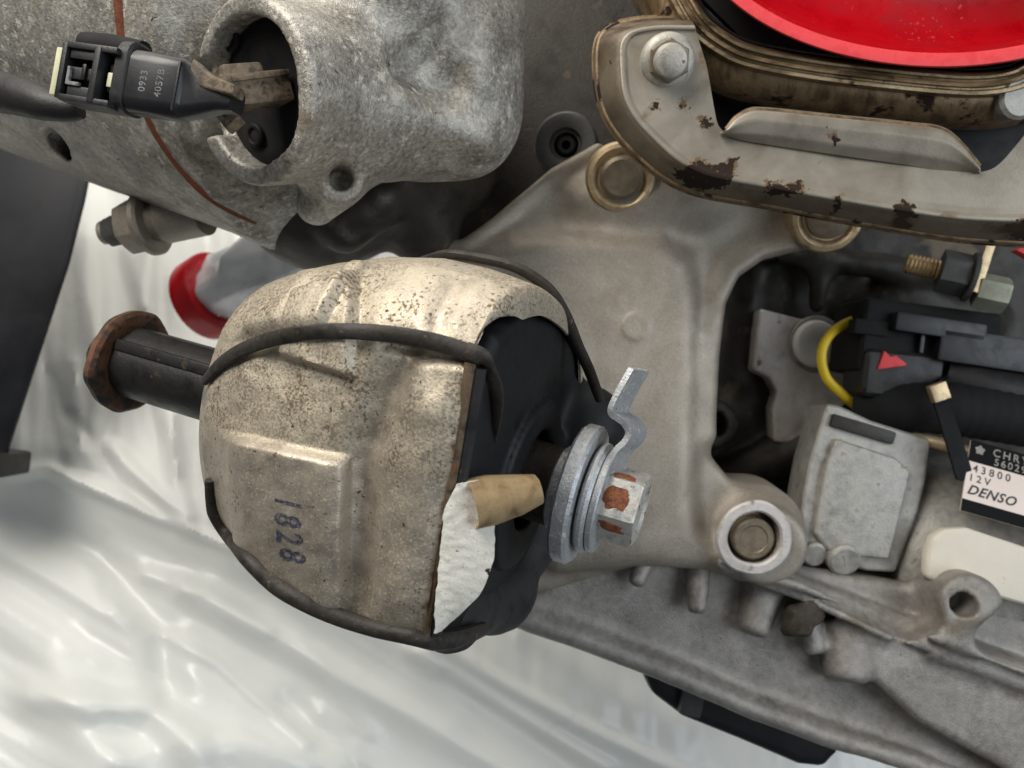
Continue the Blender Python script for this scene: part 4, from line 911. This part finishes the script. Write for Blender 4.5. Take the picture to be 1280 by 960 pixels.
# mottled flange nut beside the flange at the frame edge
fb = empty('flange_stud', C(1270, 120, 356), 'mottled bright stud end at the corner of the port flange', 'stud')
obj('stud_end', lathe(C(1274, 122, 352), nrm(V(.1, -.2, -1)), [(-14, 9), (0, 9), (1.5, 7.5), (1.8, .3)], 30), MT['bright_cast'], fb)
# red plug
rp_ = empty('red_plug', C(1165, 80, 352), 'glossy red plastic cap plugging the steel port', 'plug')
def ellp(sx, sy, dz, cx_=1165, cy_=-92, n=160, rot=.035):
    out = []
    for k in range(n):
        a = 2 * math.pi * k / n; x = sx * math.cos(a); y = sy * math.sin(a)
        out.append(C(cx_ + x * math.cos(rot) - y * math.sin(rot), cy_ + x * math.sin(rot) + y * math.cos(rot), 352 + dz))
    return out
def cup(rings, close=True):
    g = G(); n = len(rings[0]); v = [p for r in rings for p in r]
    f = [(i * n + k, i * n + (k + 1) % n, (i + 1) * n + (k + 1) % n, (i + 1) * n + k) for i in range(len(rings) - 1) for k in range(n)]
    if close: f.append(tuple((len(rings) - 1) * n + k for k in range(n)))
    return g.add(v, f)
obj('cap_bowl', cup([ellp(286, 158, -7.6), ellp(283, 155, -5), ellp(279, 151, 8), ellp(268, 142, 16), ellp(240, 122, 20), ellp(160, 80, 20), ellp(110, 54, 18), ellp(98, 48, 10), ellp(92, 44, 6), ellp(60, 28, 5)]), MT['red'], rp_, angle=60)
obj('cap_rim', cup([ellp(298, 171, 30), ellp(303, 176, 0), ellp(304, 176.5, -6), ellp(302, 174.5, -8), ellp(288, 160, -8.4), ellp(286, 158, -7.6), ellp(284, 157, -3)], False), MT['red_rim'], rp_, angle=50, label='pinkish scuffed rim of the red cap')

# ================================================================ starter motor and wiring, right
sm = empty('starter_motor', C(1150, 700, 450), 'silver cast starter motor with black and white rating label', 'starter motor')
blk = [(1034, 504), (1052, 508), (1090, 526), (1164, 549), (1158, 600), (1148, 640), (1120, 716), (1084, 714), (1056, 706), (1020, 702), (998, 676), (1004, 620), (1012, 576)]
obj('nose_casting', prism([C(x, y, 436) for x, y in blk], (6, -2, 44)), MT['bright_cast'], sm, bevel=2.6, segs=3)
obj('nose_step', prism([C(x, y, 432) for x, y in [(1030, 590), (1046, 548), (1120, 572), (1140, 590), (1112, 700), (1040, 694), (1018, 668)]], (0, 0, 8)), MT['bright_cast'], sm, bevel=2.2, segs=3)
obj('nose_lug', lathe(C(1052, 696, 436), V(0, -.3, -1), [(-4, 9), (4, 8.6), (5.4, 7), (5.6, .3)], 32), MT['bright_cast'], sm)
obj('nose_lug', lathe(C(1016, 690, 438), V(0, -.3, -1), [(-4, 7), (3, 6.6), (4, 5.4), (4.2, .3)], 32), MT['bright_cast'], sm)
obj('grime_pocket', boxo(C(1075, 536, 438), V(1, -.3, 0), V(.3, 1, 0), 17, 3.4, 5), MT['casting_dark'], sm, bevel=1.2)
def f_bar(P):
    bar = s_cap(P, C(1150, 690, 491), C(1480, 775, 483), 60, 60)
    bar = smax(bar, np.float32(C(1118, 0, 440)[0]) - P[:, 0], 3)
    return bar + rough_(P, .2, 26, 3)
obj('motor_barrel', nets(f_bar, C(1100, 600, 460) + V(0, -120, -60), C(1480, 600, 460) + V(0, 70, 90), 1.9), MT['bright_cast'], sm, angle=180)
obj('barrel_rim', tube([C(1140, 548, 446), C(1180, 556, 440), C(1240, 576, 436), C(1300, 596, 434), C(1400, 625, 432)], 3.4, 12, 50), MT['washer_bronze'], sm)
obj('nose_plate', prism([C(x, y, 502) for x, y in [(950, 385), (1000, 398), (1060, 402), (1064, 500), (1040, 520), (1020, 560), (968, 552), (966, 510), (972, 490), (962, 472), (942, 462)]], (0, 0, 16)), MT['pale_cast'], sm, bevel=2.5, segs=3)
# rating label, laid on the barrel at its own slope
lx = nrm(C(1280, 600, 434) - C(1216, 582, 436)); lz = nrm(V(.1, .25, -1)); lz = nrm(lz - lx * (lz @ lx)); ly = np.cross(lz, lx); ly = ly if ly[1] > 0 else -ly
LO = C(1243, 604, 418)
def LP(x, y, z=0): return LO + lx * x + ly * y + lz * z
rl = obj('rating_label', prism([LP(-14, -18, -1.5), LP(60, -18, -1.5), LP(60, 19, -1.5), LP(-14, 19, -1.5)], lz * 1.0), MT['label_white'], sm, bevel=.2, label='black and white printed rating label')
def band(y0, y1, z=.05): return prism([LP(-14.05, y0, -.46), LP(60, y0, -.46), LP(60, y1, -.46), LP(-14.05, y1, -.46)], lz * z)
obj('label_band', band(8.0, 19.02), MT['label_black'], rl, smooth=False)
obj('label_band', band(-18.02, -11.8), MT['label_black'], rl, smooth=False)
for s_, x, y, h, mm, sh, sp in (('CHRYSLER', 15.8, 15.4, 5.6, 'faded_print', 0, 1.35), ('56029', 6.8, 10.7, 5.2, 'faded_print', 0, 1.3), ('43800', 1.2, 4.6, 5.4, 'faded_black', 0, 1.5), ('12V', -4.6, -.4, 5.2, 'faded_black', 0, 1.5), ('DENSO', 0.6, -6.6, 6.8, 'faded_black', .35, 1.1)):
    tv, tf = text_mesh(s_, h, .16 if s_ == 'DENSO' else .06, sh, sp)
    x0 = min(p[0] for p in tv); xs = {'CHRYSLER': -2.4, '56029': -1.2, '43800': -11.2, '12V': -11.6, 'DENSO': -12.2}[s_]
    obj('label_text', ([LP(p[0] - x0 + xs, p[1] + y, -.36) for p in tv], tf), MT[mm], rl, smooth=False)
star = []
for k in range(10):
    a = math.pi * k / 5 + .3; r = 2.7 if k % 2 == 0 else 1.9; star.append(LP(-9 + r * math.cos(a), 14.8 + r * math.sin(a), -.36))
obj('label_emblem', (star, [tuple(range(10))]), MT['faded_print'], rl, smooth=False)
# flat painted cover under the label
wp = [(1160, 690), (1166, 672), (1182, 662), (1210, 660), (1300, 690), (1420, 720), (1420, 800), (1300, 762), (1250, 748), (1180, 735), (1158, 722)]
panel('cover_plate', wp, 419, 8, MT['white_paint'], 'off-white painted flat cover below the rating label', 'cover', 3)
# white headed bolt on the nose plate
wb = empty('white_bolt', C(1018, 428, 498), 'round white-painted bolt head beside the yellow wire', 'bolt')
obj('bolt_head', lathe(C(1017, 430, 502), nrm(V(.1, 0, -1)), [(0, 14), (4, 14), (6.5, 12.5), (7.5, 9), (6.8, 4), (6, .3)], 40), MT['white_bolt'], wb)
obj('bolt_washer', ring(C(1020, 430, 502), nrm(V(.1, 0, -1)), 6, 17, 2, .6), MT['bright_cast'], wb)
obj('yellow_wire', tube([C(1090, 396, 470), C(1062, 402, 462), C(1038, 418, 458), C(1027, 442, 456), C(1032, 470, 456), C(1050, 490, 458), C(1072, 508, 464), C(1110, 520, 474)], 2.6, 14, 70), MT['yellow'], label='bright yellow wire looping past the white bolt', cat='wire')
# black connector cluster with its red clip
bc = empty('motor_connector', C(1130, 500, 460), 'bulky black connector with a red clip above the starter motor', 'connector')
obj('connector_body', boxo(C(1140, 430, 468), V(1, -.12, .05), V(0, 1, 0), 38, 20, 20), MT['dust_black'], bc, bevel=4, segs=3)
obj('connector_body', boxo(C(1115, 470, 458), V(1, -.1, .05), V(0, 1, 0), 22, 13, 14), MT['loom_soft'], bc, bevel=5, segs=3)
obj('connector_latch', boxo(C(1170, 410, 446), V(1, -.15, 0), V(0, 1, 0), 24, 5, 6), MT['black_plastic'], bc, bevel=1.5)
obj('connector_latch', boxo(C(1235, 440, 448), V(1, -.15, 0), V(0, 1, 0), 30, 9, 8), MT['black_plastic'], bc, bevel=2)
obj('connector_latch', boxo(C(1085, 410, 450), V(1, -.1, 0), V(0, 1, 0), 9, 4, 5), MT['dust_black'], bc, bevel=1.2)
for k in range(5): obj('connector_rib', boxo(C(1150 + k * 22, 425 + k * 2.6, 447), V(.12, 1, 0), V(1, -.12, 0), 7, 1.1, 3), MT['black_plastic'], bc, bevel=.4)
obj('red_clip', prism([C(x, y, 442) for x, y in [(1097, 462), (1106, 438), (1114, 446), (1120, 444), (1132, 453), (1134, 457), (1112, 460)]], (0, 0, 8)), MT['red_rim'], bc, bevel=.8, label='small red locking clip')
obj('wire_loom', tube([C(1078, 512, 462), C(1120, 508, 450), C(1200, 512, 445), C(1300, 526, 444), C(1460, 550, 450)], [12, 14, 15, 16, 16], 28, 80, rmod=lambda i, q: 1 + .02 * math.sin(i * 2.1)), MT['loom'], label='thick woven black wire sleeve running across the starter motor', cat='wire loom')
obj('wire_loom', tube([C(1180, 470, 452), C(1240, 485, 446), C(1330, 505, 444), C(1460, 520, 444)], [9, 11, 12, 12], 22, 60), MT['loom_soft'], label='thinner taped wire bundle lying above the woven sleeve', cat='wire loom')
zt = empty('zip_tie', C(1200, 600, 428), 'black zip tie with loose tail hanging over the wire sleeve', 'zip tie')
za, zb, zc = C(1168, 482, 426), C(1187, 535, 424), C(1207, 602, 420)
obj('tie_tail', loft([[za + V(-3.6, .8, 0), zb + V(-4.4, .8, 0), zc + V(-4.6, 1, 0)], [za + V(3.6, -.8, 0), zb + V(4.4, -.8, 0), zc + V(4.6, -1, 0)]], 30), MT['matte_black'], zt)
solid(zt.children[0], 1.6, 0)
obj('tie_head', boxo(C(1173, 490, 424), V(.35, -1, 0), V(1, .35, 0), 4.5, 4.4, 2.4), MT['washer_bronze'], zt, bevel=.8)
obj('tie_loop', tube([C(1172, 490, 428), C(1180, 478, 440), C(1190, 470, 452)], 2.4, 10, 20), MT['black_gloss'], zt)
# small hardware under the plate on the right
th = empty('terminal_stud', C(1170, 345, 440), 'brassy threaded terminal stud with a grey nut in the shadow below the plate', 'stud')
ta = nrm(C(1215, 345, 438) - C(1135, 328, 446)); t0 = C(1132, 329, 446)
obj('thread', lathe(t0, ta, [(0, 5)] + [(1 + k * 1.0, 5.6 if k % 2 else 4.9) for k in range(17)] + [(18, 5)], 28), MT['thread'], th)
obj('nut', hexa(t0 + ta * 17, ta, 11.5, 14, ch=1.2), MT['casting_grey'], th)
obj('nut_washer', ring(t0 + ta * 31, ta, 4, 13, 2.5, .5), MT['casting_grey'], th)
obj('hex_nut', hexa(C(1220, 362, 436), ta, 9.4, 15, ch=1.5, dish=1), MT['green_nut'], label='pale green passivated nut beside the terminal stud', cat='nut')
obj('bracket_strip', boxo(C(1231, 326, 430), V(-.33, -1, 0), V(1, -.33, 0), 17, 2.4, 1.2), MT['washer_bronze'], label='thin bronze strip hanging from the plate edge', cat='strip', bevel=.4)
obj('red_tab', prism([C(x, y, 420) for x, y in [(1270, 312), (1284, 306), (1330, 312), (1330, 330), (1288, 322)]], (0, 0, 6)), MT['red_rim'], label='small red plastic tab under the plate at the far end', cat='plastic tab', bevel=.6)

# ================================================================ oil pan along the bottom
pan_pts = [(640, 770), (652, 752), (690, 712), (800, 690), (900, 706), (1000, 708), (1100, 725), (1500, 790), (1500, 1080), (1280, 1000), (1130, 950), (1040, 928), (940, 890), (820, 838), (720, 800), (660, 782)]
def f_pan(P):
    d = s_poly(P, pan_pts, 432, 470, 5, tilt=(0, 0))
    d = smin(d, s_line(P, [C(650, 772, 432), C(720, 796, 430), C(830, 838, 428), C(940, 886, 427), C(1045, 924, 426), C(1120, 946, 424), C(1300, 1010, 420)], 5), 10)
    # upper flange with its bosses
    d = smin(d, s_poly(P, [(900, 696), (1000, 724), (1100, 762), (1200, 798), (1330, 848), (1500, 915), (1500, 948), (1330, 880), (1200, 832), (1100, 796), (1000, 752), (900, 714)], 410, 450, 1.6), 3)
    d = smin(d, s_line(P, [C(900, 704, 410), C(1000, 733, 409), C(1100, 772, 408), C(1200, 808, 407), C(1500, 924, 404)], 2.2), 3)
    d = smin(d, s_poly(P, [(1080, 790), (1140, 800), (1500, 930), (1500, 1100), (1150, 905), (1090, 850)], 414, 450, 4), 8)
    for x, y, r, tx in ((806, 702, 6, .5), (872, 734, 7, .1), (948, 762, 11, .35), (1058, 818, 15, .2), (1010, 784, 8, -.2)):
        d = smin(d, s_cyl(P, C(x, y, 425), V(tx, 1, .35), ([-18, 14], [r * .62, r]), -13, 9 + r * .4, 2.6), 4)
    d = smax(d, -s_box(P, C(1144, 824, 404), V(1, -.35, 0), V(.35, 1, 0), (9, 4.4, 10), 1), 1.5)
    d = smax(d, -s_box(P, C(1186, 842, 403), V(1, -.5, 0), V(.5, 1, 0), (8, 1.2, 8), .4), 1)
    d = smax(d, -s_ell(P, C(1165, 885, 403), (3, 2, 5)), 1)
    # lug with a hole on the right
    d = smin(d, s_cyl(P, C(1205, 752, 412), V(0, 0, -1), 14.5, -24, 6, 3), 10)
    d = smin(d, s_cap(P, C(1190, 790, 418), C(1215, 760, 412), 10, 12), 8)
    d = smax(d, -s_cyl(P, C(1204, 756, 405), V(0, 0, -1), 5.6, -14, 20, .8), 1.2)
    # shadowed trough between the bracket and the flange
    d = smax(d, -s_cap(P, C(1000, 722, 418), C(1135, 765, 414), 7, 13), 4)
    d = smax(d, -s_ell(P, C(1290, 790, 408), (28, 14, 22)), 6)
    d = smax(d, -s_cap(P, C(1000, 778, 406), C(1085, 812, 402), 8, 7), 3)
    return d + rough_(P, .2, 60, 4) + rough_(P, .06, 13, 6)
op = empty('oil_pan', C(960, 960, 440), 'broad grey cast aluminium oil pan with bossed flange along the engine bottom', 'oil pan')
obj('casting', nets(f_pan, C(620, 850, 432) + V(0, -130, -50), C(1500, 850, 432) + V(0, 150, 50), 1.6), MT['pan'], op, angle=180)
obj('sealant_blob', lathe(C(1008, 776, 408), V(0, 0, -1), [(-6, 10), (-3, 9), (-1.2, 7), (-.8, .4)], 30, wob=lambda t, a: 1 + .2 * math.sin(2 * a) + .1 * math.sin(5 * a)), MT['bushing'], op, label='dried brown sealant between flange bosses')
sp_ = empty('support_block', C(900, 950, 470), 'dark charcoal support block under the oil pan', 'support block')
obj('block', prism([C(x, y, 462) for x, y in [(770, 790), (1060, 880), (1050, 940), (1032, 962), (1000, 958), (925, 926), (855, 898), (815, 868), (800, 835)]], (0, 0, 90)), MT['post'], sp_, bevel=6, segs=4)
obj('block_strip', boxo(C(866, 866, 460), V(.2, 1, 0), V(1, 0, 0), 12, 6, 4), MT['casting_grey'], sp_, bevel=1.5)
